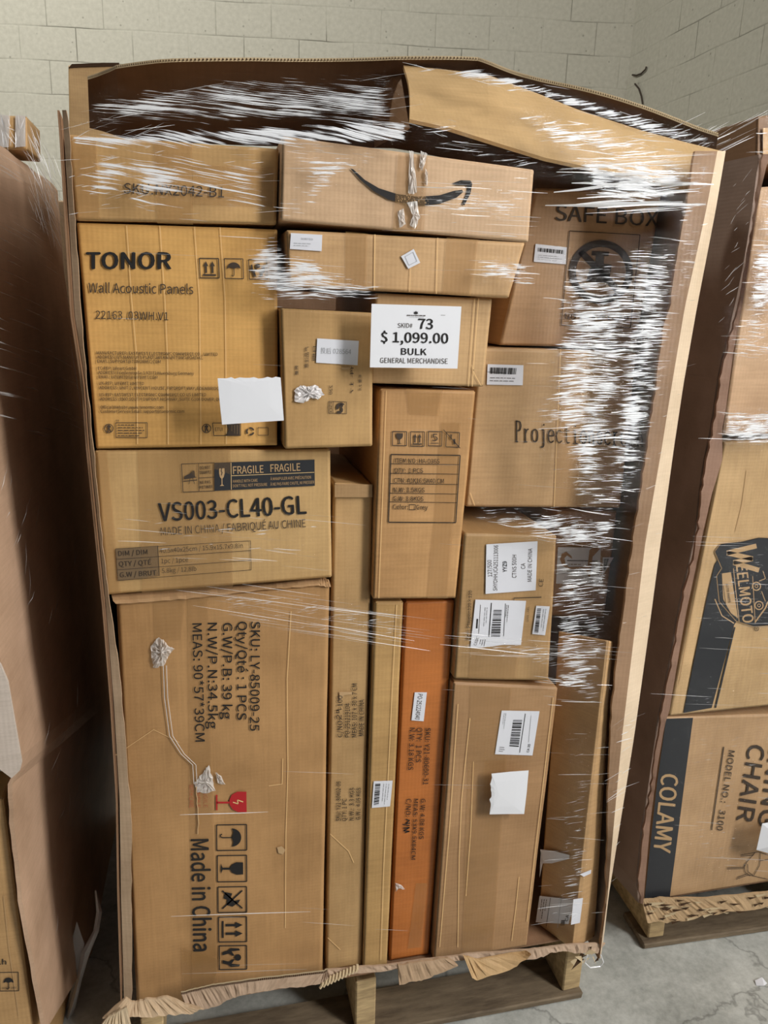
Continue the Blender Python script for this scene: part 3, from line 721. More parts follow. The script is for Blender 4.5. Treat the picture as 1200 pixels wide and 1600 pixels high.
# candle box
B = box('kraft box with a black FRAGILE panel and a small grey dimension table', [(147, 703.5), (517, 702), (519.5, 903), (165, 931)], .004, .45, (200, 164, 112), flute='h')
p = B.pr
p.quadline([(283.5, 725), (335, 723), (335.5, 767), (286, 769)], 1.1, INKS)
p.poly([(335, 723), (491.5, 718), (492, 759), (335.5, 767)], BAND)
p.line((310, 724), (311, 768), .9, INKS); p.line((310, 747), (335, 745.5), .9, INKS)
for s, a, b in [('DO NOT', (312.5, 733.5), (329, 732.3)), ('TRAMPLE', (311.7, 741), (331, 739.5)), ('NE PAS', (312.5, 756.3), (329, 755)), ('PIETINER', (312, 764), (332.5, 762.3))]:
    p.text(s, a, b, 4.6, INKS, .02)
p.poly([(288, 744), (297, 740), (301, 735), (304, 736), (305, 745), (308, 746), (288, 749)], INKS); p.line((286.5, 752), (308, 750), 1.3, INKS)
p.path([(297, 747), (295, 757)], .8, INKS); p.path([(301, 747), (304, 756)], .8, INKS)
p.layer = 1
F = p.frame((338, 764), (356, 763), (337.5, 728)); ic_glass(p, F, 1.0, BARE, BAND)
p.line((361, 723), (361.5, 765), .8, RIDGE); p.line((361, 743.5), (491, 738), .8, RIDGE)
p.text('FRAGILE', (364, 740.5), (412, 738.5), 11.5, BARE, .03); p.text('FRAGILE', (422.5, 737.3), (469.5, 735.3), 11.5, BARE, .03)
p.text('HANDLE WITH CARE', (364, 754.3), (402.6, 752.6), 4.4, BARE, .012); p.text("DON'T FALL NOT PRESSURE", (364, 761.5), (417.6, 759), 4.4, BARE, .012)
p.text('\u00c0 MANIPULER AVEC PR\u00c9CAUTION', (422.6, 750.5), (486, 747.8), 4.4, BARE, .012); p.text('\u00c0 NE PAS FAIRE CHUTE, NI PRESSER', (422.6, 759), (491, 755.5), 4.4, BARE, .012)
p.layer = 0
p.text('VS003-CL40-GL', (248, 814.5), (479.5, 802.5), 28, INK, .03)
p.text('MADE IN CHINA / FABRIQU\u00c9 AU CHINE', (251.5, 836.7), (478, 823.5), 12.3, INKS, .0)
p.poly([(180.7, 857.5), (246.6, 852.5), (249, 900), (184.4, 907)], GREY)
p.quadline([(180.7, 857.5), (391.5, 845), (392.5, 890.5), (184.4, 907)], .8, INKS)
for f in (1/3, 2/3):
    p.layer = 1; p.line((180.7+3.7*f, 857.5+49.5*f), (391.5+f, 845+45.5*f), .8, INKS)
p.line((246.6, 852.5), (249, 900), .8, INKS)
p.text('DIM / DIM', (185, 868.6), (230.7, 866), 7.4, INKS, .015); p.text('QTY / QT\u00c9', (186, 885), (236.7, 882), 7.4, INKS, .015); p.text('G.W / BRUT', (187.5, 902), (244.5, 898.4), 7.4, INKS, .015)
p.text('40.5x40x25cm / 15.9x15.7x9.8in', (249.5, 864.3), (379.5, 855.8), 7, INKS, .0); p.text('1pc / 1pce', (252, 880.3), (294, 877.7), 7, INKS); p.text('5.8kg / 12.8lb', (253, 895.5), (307, 892), 7, INKS)
p.layer = 0
B.tape([(215, 703), (360, 702), (364, 917), (222, 926)]); B.tape([(147, 704), (167, 704), (189, 926), (165, 930)], off=.0007)
B.done()

# the large upright box at lower left
B = box('biggest upright kraft box with sideways print and a red glass mark', [(181, 941), (516, 911), (504.5, 1534), (212, 1563)], 0, .57, (184, 142, 94), flute='h', zb=ZB, r=.009, crush=.005)
p = B.pr
for s, a, b in [('SKU: LY-85009-25', (392, 971), (390.5, 1142)), ('Qty/Qt\u00e9 : 1 PCS', (371.5, 971), (370.5, 1125)), ('G.W/P.B: 39 kg', (348.5, 973), (347.5, 1124)),
                ('N.W/P.N:34.5kg', (324.5, 973), (325.5, 1139)), ('MEAS: 90*57*39CM', (300.5, 974), (305.5, 1159))]:
    p.text(s, a, b, 14.5, INK, .012)
p.text('Made in China', (298.5, 1311), (302.5, 1487), 27, INK, .035)
for k, (y0, y1) in enumerate([(1289, 1329), (1337, 1378), (1386, 1426), (1433, 1472), (1478, 1515)]):
    F = p.frame((338.5+k, y0), (338.8+k, y1), (385.3, y0-.7))
    ic_frame(p, F, 1.7, INK); (ic_umbrella, ic_glass, ic_hook, ic_arrows, ic_hands)[k](p, F, 1.7, INK)
p.poly([(385, 1237), (385.5, 1269), (372, 1269), (364, 1265), (359, 1258), (358.5, 1250), (362, 1242), (371, 1237)], RED)
p.line((358.5, 1254), (338.5, 1254), 3, RED); p.line((338.5, 1242), (338.8, 1266), 2.4, RED)
p.layer = 1; p.path([(380, 1253), (371, 1250), (372, 1256), (364, 1253.5)], 1.6, RIDGE); p.layer = 0
p.text('FRAGILE', (317, 1226), (318, 1262), 6.5, FADED_RED, .0); p.text('HANDLE', (306, 1226), (306.5, 1262), 6.5, FADED_RED); p.text('WITH CARE', (295.5, 1226), (296, 1262), 6.5, FADED_RED)
p.path([(181, 1180), (240, 1140), (280, 1160)], .0001+.6, RIDGE)
p.path([(455, 955), (449, 1060), (450, 1200), (447, 1300), (446, 1450)], .9, RIDGE); p.path([(442, 1185), (441, 1225), (420, 1228)], .8, RIDGE)
p.poly([(433, 1324), (440, 1322), (446, 1328), (442, 1335), (435, 1333)], BARE)
B.tape([(240, 938), (290, 934), (283, 1000), (242, 1000)]); B.tape([(293, 935), (326, 933), (340, 1545), (300, 1550)]); B.tape([(283, 1480), (345, 1500), (328, 1552), (286, 1556)])
# crumpled tape knot with its loose strand
S = Mesher(); crumple(S, [(236, 1010), (247, 996), (255, 1000), (262, 1008), (272, 1014), (262, 1026), (256, 1040), (240, 1044), (237, 1032)], B.plane, MILKY, .009, 3)
for dx in (0, 5):
    pts = [on_plane(255+dx+x, y, B.plane, .003) for x, y in ((0, 1040), (2, 1090), (10, 1150), (28, 1178), (46, 1195), (48, 1225))]
    S.tube(pts, .0007, MILKY, 4)
B.parts.append((S, 'crumpled_tape'))
S = Mesher(); crumple(S, [(304, 1222), (318, 1206), (326, 1196), (332, 1214), (336, 1236), (322, 1240), (308, 1238)], B.plane, MILKY, .004, 5); crumple(S, [(336, 1206), (346, 1212), (352, 1226), (340, 1224)], B.plane, MILKY, .004, 6, per=3)
pts = [on_plane(308+RND.uniform(-1.2, 1.2)+(i-6)*.35, 1215+i*8, B.plane, .002) for i in range(12)]
S.tube(pts, .0012, BARE, 5)
B.parts.append((S, 'torn_tape'))
# crushed top edge with its folded flap
S = Mesher(); U = dens([(174, 929), (300, 921), (420, 912), (500, 903), (514, 906)], 40); D = dens([(181, 944), (300, 935), (420, 921), (500, 915), (517, 918)], 40); R = [[], [], []]
for a, b in zip(U, D):
    q0, q1 = on_y(a[0], a[1]+RND.uniform(-.8, .8), .02), on_y(b[0], b[1]+RND.uniform(-.8, .8), -.006)
    R[0].append(q0); R[1].append(q0.lerp(q1, .5)+Vector((0, -.007+RND.uniform(-.002, .002), 0))); R[2].append(q1)
S.sheet(R, .003, (0, 1, -.3), kraft((186, 150, 110), 'h', .6))
B.parts.append((S, 'crushed_flap'))
B.done()

# smile-arrow box
B = box('kraft box with a black curved smile arrow on top of the middle stack', [(440, 211), (836, 264), (827, 380), (437, 345)], (-.04, -.03, -.03, -.04), .42, (212, 178, 142))
p = B.pr
sm = [(547, 263), (552, 264.5), (570, 281), (592, 294), (620, 303), (653, 307.5), (687, 305), (710, 298), (722, 296.5), (724, 300), (713, 309), (687, 318.5), (660, 321.5), (633, 318.5), (607, 312), (584, 299), (563, 281)]
p.poly(sm, INK)
p.poly([(706.5, 286.5), (720, 281.5), (735, 282), (738, 287), (735, 303), (725.5, 321), (722, 318.5), (729, 303), (731, 293), (728, 289.5), (714, 289.5)], INK)
B.tape([(622, 240), (668, 246), (662, 365), (614, 361)], off=.0016)
S = Mesher(); rr = random.Random(12)
for o_ in ([(640, 235), (646, 237), (652, 300), (646, 304), (638, 302)], [(658, 236), (668, 240), (660, 268), (655, 262)], [(664, 262), (669, 270), (668, 290), (664, 288)], [(636, 316), (652, 314), (656, 340), (648, 358), (640, 352), (644, 336)], [(622, 330), (630, 326), (634, 350), (624, 356)]): crumple(S, o_, B.plane, MILKY, .004, int(o_[0][0]), 3, 1.6, 4)
for k in range(70):
    px, py = rr.uniform(620, 669), rr.uniform(302, 319)
    a = [on_plane(px+x, py+y, B.plane, .0024) for x, y in ((0, 0), (rr.uniform(.6, 2), .2), (1.2, rr.uniform(1, 3.4)))]; S.add(a, [(0, 1, 2)], BARE)
B.parts.append((S, 'wrinkled_tape'))
B.done()

# flat box under the smile box
B = box('long flat kraft box with a tilted blank square sticker', [(446, 358), (822, 378), (796, 467), (450, 448)], -.03, .40, (204, 166, 120))
s = B.sticker([(454.5, 364), (503.5, 367), (502.5, 392.5), (453, 389)]); s.text('SORTED', (470, 374.5), (489, 375.5), 3, PALE); s.lines_of_print([(458, 378), (500, 380), (500, 387), (458, 385)], 2, PALE, 3, .9)
s = B.sticker([(626.7, 400.5), (646.5, 389), (656.7, 410.5), (638, 420)], name='square_sticker'); s.quadline([(633, 401), (645.5, 394), (651.5, 408), (639, 414.5)], .7, PALE)
for q in ([(540, 362), (575, 365), (572, 455), (540, 453)], [(698, 371), (748, 374), (735, 462), (692, 459)]): B.tape(q, off=.0012)
p = B.pr; p.line((586, 366), (585, 453), 1.2, RIDGE); p.line((643, 395), (640, 456), .7, RIDGE); p.line((684, 371), (682, 459), .9, RIDGE)
B.done()

# box with Chinese print
B = box('small kraft box with Chinese print and a white number sticker', [(437, 480), (583.5, 488), (583, 698), (444, 702)], -.03, .35, (196, 158, 106), flute='h')
p = B.pr
p.text('\u4ea7\u54c1\u6ce8\u610f', (482.5, 541.5), (482, 575), 5.5, INKS, .0, up=(-1, 0)); p.text('\u65e5\u671f', (494, 541), (493.5, 563), 4.5, INKS, .0, up=(-1, 0))
p.text('\u6570\u91cf', (466, 571), (466, 586), 4.5, INKS, .0, up=(-1, 0)); p.text('\u4ef6 17', (552, 572), (552, 615), 4, INKS, .0, up=(-1, 0)); p.text('\u6bdb\u91cd 2.8', (565, 585), (565, 610), 4, INKS, .0, up=(-1, 0))
p.text('220', (519.5, 602), (519.5, 616), 5, INKS, .0, up=(-1, 0))
p.quadline([(514, 627), (541.5, 628), (541.5, 646.5), (513.5, 645.5)], .8, INKS); p.line((521, 627.5), (520.5, 646), .7, INKS)
p.ring((532.5, 636.5), 3.0, 7.5, INKS, 16, 2.6, 5.6); p.ring((530.5, 640.5), 2.0, 5.5, INKS, 14, -1.0, 2.6); p.ring((533, 634), 0, 3.0, INKS, 10)
p.text('ISO', (519, 629), (519, 644), 4, INKS, .0, up=(-1, 0))
s = B.sticker([(495.7, 528.7), (560.7, 532.7), (558.7, 570.7), (494, 566.7)], mat=STICKER); s.text('\u6295\u540e 028564', (501, 551.5), (548.5, 553.5), 7.5, PALE)
S = Mesher(); crumple(S, [(460, 610), (470, 602), (482, 604), (492, 601), (500, 606), (507, 616), (497, 624), (486, 622), (474, 630), (461, 628)], B.plane, flat('torn_tape', srgb(226, 222, 222), .3, .5), .006, 8)
B.parts.append((S, 'torn_tape_patch'))
p.poly([(533, 574.5), (547, 573.5), (546, 577), (535, 577.5)], BARE)
B.tape([(440, 575), (580, 588), (582, 600), (441, 590)], MILKY, off=.0016) if False else None
B.done()

# box behind the price sheet
B = box('kraft box behind the white skid price sheet', [(586, 457), (771, 465), (757, 606), (578, 600)], -.008, .4, (200, 164, 118))
p = B.pr; p.line((748, 466), (738, 604), 1.0, RIDGE); p.line((742, 466), (732, 604), .8, RIDGE)
p.path([(737, 570), (742, 585), (752, 603)], .8, RIDGE)
B.done()

# tall narrow item box
B = box('narrow upright kraft box with a printed item table under four handling marks', [(593, 607), (744.5, 610), (713, 936), (582, 937.5)], -.004, .4, (196, 152, 102))
p = B.pr
for q, fn in (((613, 696, 635, 696.5, 613.5, 674), ic_glass), ((641, 697, 662.7, 697.3, 641.5, 674.5), ic_arrows), ((696.5, 698, 717, 699, 697.5, 675), None)):
    F = p.frame(q[:2], q[2:4], q[4:]); ic_frame(p, F, 1.3, INKS)
    if fn: fn(p, F, 1.2, INKS)
    else:
        p.line((693, 671.5), (719, 700.5), 1.3, INKS); p.poly([F(.3, .85), F(.45, .85), F(.42, .5), F(.32, .5)], INKS); p.poly([F(.55, .55), F(.7, .55), F(.72, .2), F(.58, .2)], INKS)
F = p.frame((669, 696.5), (690, 697), (669.5, 674)); ic_frame(p, F, 1.3, INKS); p.text('5', (675, 689), (684, 689), 11, INKS, .01); p.line((673.5, 692.3), (685.5, 692.5), 1, INKS)
p.quadline([(611, 710), (719, 711.5), (712, 816.7), (607, 816)], 1.6, INK)
for i, (ya, yb) in enumerate([(724.5, 726), (739.5, 741), (755.5, 757), (770.5, 772), (784, 785.5)]): p.line((611-.037*(ya-710), ya), (718.5-.066*(yb-711), yb), .9, INK)
for s, a, b in [('ITEM NO: HA-036S', (616.7, 723), (686.7, 724.3)), ('QTY:  1 PCS', (616, 738.5), (661, 739)), ('CTN: 41X16.5X40 CM', (615.5, 754), (693.5, 755.3)), ('N.W: 3.5KGS', (615, 768.7), (663.5, 769.3)), ('G.W: 3.8KGS', (614.5, 782.5), (661.7, 783)), ('Color:      Grey', (614, 795.5), (668.5, 796.3))]:
    p.text(s, a, b, 7, INK, .006)
p.quadline([(639.5, 788.5), (649, 788.6), (648.7, 796.5), (639.2, 796.4)], .9, INK)
p.line((604, 610), (592, 935), .8, RIDGE)
B.tape([(690, 660), (720, 661), (700, 935), (668, 935)]); B.tape([(634, 607), (692, 609), (686, 650), (640, 648)], off=.0013)
B.done()

# safe box
B = box('brown box with a crossed circle sign reading no heavy load', [(838, 293), (1044, 300), (1015, 546), (780, 540)], .11, .4, (190, 152, 112))
p = B.pr
p.text('SAFE BOX', (867, 344), (1028, 354), 24, INKS, .012)
p.quadline([(890, 360.7), (1000, 367), (985, 512), (877, 508)], 1.2, INKS)
p.ring((939, 425), 39, 50, INKS, 48); p.poly([(903, 396), (911, 389), (974, 455), (966, 462)], INKS)
p.poly([(925, 392), (952, 393.5), (951, 400), (944, 400), (943.5, 412), (956, 414), (953, 432), (948, 442), (916, 440), (921, 420), (930, 412), (931, 399), (924, 399)], INKS)
p.text('NO  HEAVY LOAD', (882.5, 498.5), (982, 501), 8.6, INKS, .006)
s = B.sticker([(837, 381), (885.7, 386.5), (884, 413), (834, 409)], name='barcode_label'); s.barcode([(841, 387), (881, 391), (880.5, 397), (840.5, 393)], 30, seed=3); s.lines_of_print([(840, 397), (880, 400), (880, 410), (839, 406)], 3, PALE, 5)
p.ring((851, 318), 3.4, 4.2, BARE, 16)
B.done()

# projection box
B = box('big kraft box with thin serif lettering under the no heavy load box', [(750, 543), (996, 549), (970, 794), (727, 793)], .06, .45, (202, 166, 122))
p = B.pr
STROKES = {   # narrow serif letters as strokes in a unit cell: cap height 1, thick stems
 'P': [[(.2, 0), (.2, 1)], [(.2, 1), (.65, .97), (.8, .78), (.65, .55), (.2, .52)], [(.05, 0), (.4, 0)], [(.05, 1), (.3, 1)]],
 'r': [[(.3, 0), (.3, .62)], [(.3, .4), (.5, .6), (.75, .62)], [(.1, 0), (.55, 0)], [(.12, .62), (.3, .62)]],
 'o': [[(.5, 0), (.2, .1), (.12, .32), (.2, .54), (.5, .64), (.8, .54), (.88, .32), (.8, .1), (.5, 0)]],
 'j': [[(.6, .62), (.6, -.15), (.4, -.25), (.15, -.2)], [(.3, .62), (.6, .62)], [(.6, .82), (.6, .9)]],
 'e': [[(.12, .34), (.88, .34), (.8, .55), (.5, .64), (.2, .54), (.12, .32), (.2, .08), (.5, 0), (.85, .1)]],
 'c': [[(.85, .5), (.55, .64), (.22, .54), (.12, .32), (.22, .08), (.55, 0), (.88, .12)]],
 't': [[(.4, .85), (.4, .1), (.55, 0), (.85, .06)], [(.12, .62), (.8, .62)]],
 'i': [[(.5, 0), (.5, .62)], [(.25, .62), (.5, .62)], [(.15, 0), (.85, 0)], [(.5, .82), (.5, .9)]],
 'n': [[(.22, 0), (.22, .62)], [(.22, .46), (.5, .64), (.75, .55), (.78, 0)], [(.05, .62), (.22, .62)], [(.05, 0), (.4, 0)], [(.6, 0), (.95, 0)]],
 's': [[(.82, .5), (.55, .64), (.2, .54), (.25, .38), (.75, .26), (.82, .1), (.5, 0), (.15, .12)]]}
for i, ch in enumerate('Projectionscreen'):
    x0 = 805+i*12.6; y0 = 690+i*.45; wd = 11.6
    for st in STROKES[ch]: p.path([(x0+u*wd, y0-v*32) for u, v in st], 2.1, INKS)
s = B.sticker([(762, 569), (818, 570.7), (816.7, 602), (760.7, 601)], name='barcode_label'); s.barcode([(766, 574), (807, 575), (806, 585), (765.5, 584)], 34, seed=8); s.line((760.5, 581), (790, 583), .6, INK); s.lines_of_print([(765, 588), (810, 589), (809, 598), (764, 597)], 2, INKS, 6)
p.line((876, 545), (866, 792), .8, RIDGE); p.line((735, 770), (742, 790), .9, RIDGE)
B.tape([(878, 546), (912, 547), (902, 792), (866, 792)])
B.done()

# playpen box
B = box('square kraft box carrying three white shipping labels', [(725, 833), (871, 836), (858, 1065), (709, 1062)], -.006, .42, (184, 148, 102))
p = B.pr
p.text('Item: Playpen120\u00d7120', (733.5, 1000), (737.5, 923), 5.2, INK, .006)
p.text('CE', (848, 917), (849.5, 905), 7, INKS); p.path([(803, 934.5), (846, 933)], 1.1, INK); p.path([(803, 934.5), (803, 941)], .9, INK); p.text('SERIAL LABEL', (826, 972), (827, 948), 3, INKS)
s = B.sticker([(760, 850.7), (840, 845.7), (837, 922.3), (758.7, 928)])
for t, a, b, c, bo in [('127/500', (769, 901), (768, 875), 6.4, 0), ('SHYOHHJCA251113006', (777, 923), (778.5, 852), 6.4, 0), ('YYZ9', (792, 894), (792, 877), 6.2, .02), ('CTNS 500H', (806.7, 903), (807, 867), 6.4, 0), ('CA', (820.7, 889), (820.7, 880), 6.2, 0), ('MADE IN CHINA', (830.7, 909), (831.7, 857), 6.4, 0)]:
    s.text(t, a, b, c, INKS if not bo else INK, bo)
s = B.sticker([(743, 937), (822, 939), (814, 1007.7), (786, 1007.5), (768, 1010), (752, 1012), (735, 1012)], name='shipping_label')
s.barcode([(771.5, 953), (784, 953), (781.5, 995), (767, 995)], 26, True, seed=2); s.line((768, 942), (764, 995), 1.3, INK); s.line((751, 945), (748, 990), .6, INKS); s.line((790, 943), (787, 994), .7, INK)
s.lines_of_print([(757, 948), (763, 948), (760, 995), (753, 995)], 2, PALE, 3, .9, True); s.lines_of_print([(791, 945), (796, 945), (793, 975), (788, 975)], 2, INKS, 4, .7, True); s.text('P Wayfast', (745.5, 982), (747, 966), 3, INK, .02) if False else s.line((746, 967), (745, 982), 2.2, INK)
s.text('CEDC', (744, 1009), (749, 996), 4.2, INKS); s.lines_of_print([(750, 999), (760, 999), (758, 1010), (747, 1010)], 3, INKS, 4, .8, True)
s = B.sticker([(838, 946.7), (859, 947.7), (851.7, 992.7), (831.7, 990.7)], name='barcode_label'); s.barcode([(839.5, 951), (845.5, 951), (841, 989), (835, 988)], 30, True, seed=5); s.lines_of_print([(848, 951), (855, 951), (850, 988), (843, 988)], 2, PALE, 5, .9, True)
B.tape([(735, 1012), (812, 1012), (806, 1062), (733, 1060)])
B.done()

# lower right upright box
B = box('tall plain brown box with one address label under the box with three labels', [(708, 1066), (873, 1074), (823, 1489), (678, 1494)], -.006, .45, (176, 138, 98), zb=ZB, crush=.005)
p = B.pr
s = B.sticker([(784, 1110.5), (843, 1111.5), (832, 1180.5), (773.5, 1178.5)], name='shipping_label')
s.barcode([(802, 1125), (816, 1125), (810.5, 1167), (796, 1166)], 26, True, seed=4); s.line((821, 1115), (812, 1176), .9, INK); s.line((830, 1118), (826, 1160), .6, PALE); s.text('CA 35', (826.5, 1176), (829, 1163), 3.4, INK, .01)
s.lines_of_print([(787, 1114), (792, 1114), (788, 1142), (783, 1142)], 2, PALE, 4, .8, True); s.lines_of_print([(781, 1166), (790, 1167), (788, 1176), (779, 1175)], 3, INKS, 5, .8)
for pts in ([(735, 1122), (722, 1250), (718, 1340), (716, 1480)], [(739, 1190), (736, 1300), (728, 1400)], [(812, 1370), (806, 1420), (800, 1470)], [(716, 1100), (703, 1300), (688, 1480)], [(864, 1090), (852, 1200), (824, 1440)]): p.path([(x+RND.uniform(-1, 1), y) for x, y in pts], .9, RIDGE)
for i in range(12):
    p.path([(812+i*1.6-RND.uniform(0, 4), 1360+i*7), (815+i*1.2, 1366+i*7)], .6, RIDGE) if i < 0 else None
B.tape([(735, 1072), (800, 1075), (770, 1487), (722, 1488)])
B.done()

# box far back on the right
B = box('shaded brown box with a scraped white label set back beside the box with three labels', [(872, 795), (972, 797), (955, 966), (856, 963)], .10, .35, (176, 138, 102))
s = B.sticker([(872, 855), (939, 856), (936, 911.6), (869, 912)], name='scraped_label')
s.line((886, 876), (934, 876.5), 1.3, INKS); s.line((870, 896), (936, 897), .8, PALE); s.lines_of_print([(885, 879), (920, 880), (920, 895), (885, 895)], 3, GREY, 3, 1.2)
sc = kraft((176, 138, 102), 'v'); s.layer = 1
s.poly([(878, 865), (885, 862), (893, 869), (894, 873), (886, 868), (882, 872), (884, 882), (890, 886), (918, 885), (921, 860), (928, 853), (938, 857), (926, 870), (922, 902), (917, 898), (916, 888), (890, 890), (879, 884), (875, 874)], sc)
s = B.sticker([(942, 871), (959, 871), (944, 896), (941, 896)], name='scraped_label'); s.barcode([(944, 873), (952, 873), (946, 890), (943, 890)], 14, seed=6)
B.done()

# box turned on its corner, lower right
ct, cb = on_y(951, 1000, -.040), on_y(897, 1466, -.036); cb.z = ZB
lt, lb = on_y(872, 985, .05), on_y(838, 1462, .05); lb.z = ZB
rt, rb = on_y(960, 1002, -.03), on_y(931, 1458, -.012); rb.z = ZB
B = Carton.__new__(Carton); _seed[0] += 1
B.q = [lt, ct, cb, lb]; B.plane = plane_of(lt, ct, lb); B.M = Mesher(); B.mat = kraft((198, 160, 114), 'v')
bt, bb = lt+(rt-ct).normalized()*.22, lb+(rb-cb).normalized()*.22
rt2, rb2 = rt, rb
B.nf = lattice_box(B.M, [lt, ct, cb, lb, lt+(rt2-ct), rt2, rb2, lb+(rb2-cb)], B.mat, r=.006, crush=.005, seed=_seed[0])
B.pr = Print(B.M, B.plane); B.parts = []; B.name = 'shipping_carton'; B.cat = 'box'; B.group = GRP
B.label = 'tall brown box turned corner-on with a label folded round its edge'
b_ = (cb+lb)/2; B.base = Vector((b_.x, b_.y, ZB))
s = B.sticker([(843, 1400), (896, 1406), (891, 1444), (837, 1441)], name='wrapped_label', off=.008); s.line((860, 1403), (853, 1450), .7, INKS); s.line((877, 1404), (871, 1450), .6, PALE)
s.lines_of_print([(845, 1404), (856, 1405), (851, 1436), (841, 1436)], 3, INKS, 8, .9, True); s.text('CA', (887, 1440), (889, 1430), 4.5, INK, .01); s.barcode([(877, 1438), (883, 1438), (882, 1446), (875, 1446)], 12, True, seed=9)
pl2 = plane_of(ct, rt2, cb); S = Mesher(); S.add([on_plane(a, b, pl2, .004) for a, b in ((896, 1405), (911, 1403), (906, 1442), (892, 1445))], [(0, 1, 2, 3)], STICKER); B.parts.append((S, 'wrapped_label'))
S = Mesher(); S.add([on_plane(a, b, B.plane, .008) for a, b in ((844, 1327), (866, 1330), (890, 1336), (889, 1342), (862, 1349), (847, 1349))], [(0, 1, 2, 3, 4, 5)], STICKER)
S.add([on_plane(a, b, B.plane, .008) for a, b in ((845, 1330), (848, 1349), (843, 1372))], [(0, 1, 2)], STICKER); B.parts.append((S, 'torn_paper_scrap'))
S = Mesher(); S.add([on_plane(a, b, pl2, .003) for a, b in ((906, 1366), (926, 1358), (931, 1355), (927, 1363), (912, 1370))], [(0, 1, 2, 3, 4)], STICKER)
S.add([on_plane(a, b, pl2, .003) for a, b in ((929, 1364), (932, 1364), (925, 1446), (919, 1448))], [(0, 1, 2, 3)], STICKER); B.parts.append((S, 'torn_paper_scrap'))
B.done()

# the three narrow standing boxes
B = box('narrow standing kraft box with sideways print next to the biggest box', [(521, 754), (583.5, 757), (565.5, 1513), (509, 1526)], .018, .30, (190, 154, 106), zb=ZB, flute='h')
p = B.pr
for t, a, b, c in [('C/NO:      -100', (535, 1152), (535, 1087), 7.5), ('PO-251219104', (546.5, 1152), (547, 1099), 7.5), ('MEAS: 107 x 30 x 7 CM', (557.5, 1152), (558, 1068), 7.5), ('MADE IN CHINA', (568.5, 1150), (569, 1093), 7.5),
                   ('SKU: Y21-80402-06', (532, 1283), (532.5, 1221), 7), ('QTY: 1 PC', (541.5, 1283), (542, 1248), 7), ('N.W.:  3.3 KGS', (553, 1282), (553.5, 1231), 7), ('G.W.:  4.05 KGS', (563, 1281), (564, 1231), 7)]:
    p.text(t, a, b, c, INK, .004)
p.path([(527, 1124), (525, 1120), (528, 1117), (533, 1124), (533, 1117)], 1.1, INK); p.path([(525, 1113), (530, 1114), (529, 1110), (525, 1110), (534, 1108)], 1.1, INK)
S = Mesher(); nb = -B.plane[1]
S.sheet([[on_plane(x, y, B.plane, .007) for x in (523, 540, 560, 582)] for y in (757, 768, 777)], .002, nb, kraft((176, 142, 100), 'h')); B.parts.append((S, 'top_flap'))
p.path([(516, 1303), (545, 1330), (553, 1348)], .9, RIDGE); p.path([(512, 1465), (532, 1484)], .9, RIDGE); p.poly([(530, 1081), (550, 1081), (551, 1085), (538, 1086), (531, 1096)], BARE)
B.done()
B = box('slim plain standing box with a small barcode label', [(585, 940), (631, 940), (606, 1504), (567, 1510)], .006, .35, (192, 154, 100), zb=ZB)
s = B.sticker([(584, 1221), (613.5, 1220), (609.5, 1260), (581, 1262.5)], name='barcode_label'); s.barcode([(586.5, 1225), (594.5, 1224.5), (592, 1257), (584, 1259)], 26, True, seed=7); s.lines_of_print([(598, 1224), (610, 1224), (606, 1258), (595, 1259)], 3, PALE, 5, .9, True)
p = B.pr; p.path([(620, 945), (612, 1100), (600, 1350), (595, 1500)], .9, RIDGE)
B.done()
B = box('narrow orange-brown standing box with sideways print and a small white label', [(633, 940), (711, 938), (670.5, 1496), (608.5, 1503)], .016, .35, (192, 116, 56), zb=ZB, rough=.42)
p = B.pr
for t, a, b, c in [('SKU: Y21-80600-31', (665, 1137), (661, 1226), 8), ('QTY:  1 PCS', (651.5, 1137), (649.5, 1191), 8.5), ('N.W: 3.18 KGS', (640.5, 1137), (637.5, 1203), 8), ('G.W: 4.08 KGS', (658, 1248), (655, 1311), 7), ('MEAS: 53X9.5X84CM', (647, 1248), (642.5, 1343), 6.5), ('C/NO:', (635.5, 1248), (634, 1276), 7.5)]:
    p.text(t, a, b, c, INK, .004)
p.path([(634, 1280), (640, 1282), (634, 1287), (641, 1286)], 1.5, INK); p.path([(629, 1288), (640, 1290)], 1.5, INK); p.path([(630, 1294), (640, 1293), (631, 1298), (640, 1299), (633, 1301)], 1.6, INK)
s = B.sticker([(648, 1082), (667, 1082), (662, 1127), (643, 1125.5)]); s.text('PO-251224040', (653.5, 1084), (648.5, 1124), 7, INKS)
B.tape([(650, 1380), (668, 1380), (658, 1480), (637, 1482)])
S = Mesher(); crumple(S, [(618, 1380), (626, 1382), (633, 1390), (622, 1388), (618, 1394)], B.plane, MILKY, .004, 4, 3, 1.2, 3)
B.parts.append((S, 'torn_tape'))
B.done()

# ------------------------------------------------------------------ the load on the left
root_l = bpy.data.objects.new('bulk_carton', None); COL.objects.link(root_l); root_l.location = (-.6, .5, .005)
tag(root_l, 'tall pallet carton at left, its bare side panel in deep shade', 'carton')
NEAR = [(190, -113), (600, -60), (1050, 4), (1195, 33), (1225, 19), (1280, 21), (1418, 36), (1610, 72)]
FAR = [(249, 66), (295, 90), (425, 100), (631, 130), (850, 155), (1100, 180), (1400, 190)]
YN, YF = -.06, .92
def left_pt(u, v, off=0.0):
    """u from the near edge back to the far edge, v from the top down."""
    a = NEAR[0][0]+(NEAR[-1][0]-NEAR[0][0])*v; b = FAR[0][0]+(FAR[-1][0]-FAR[0][0])*v
    pa = on_y(float(np.interp(a, [k[0] for k in NEAR], [k[1] for k in NEAR])), a, YN)
    pb = on_y(float(np.interp(b, [k[0] for k in FAR], [k[1] for k in FAR])), b, YF)
    q = pa.lerp(pb, u); q.x += .006*math.sin(math.pi*u)+off; q.z = min(q.z, 1.862)
    return q
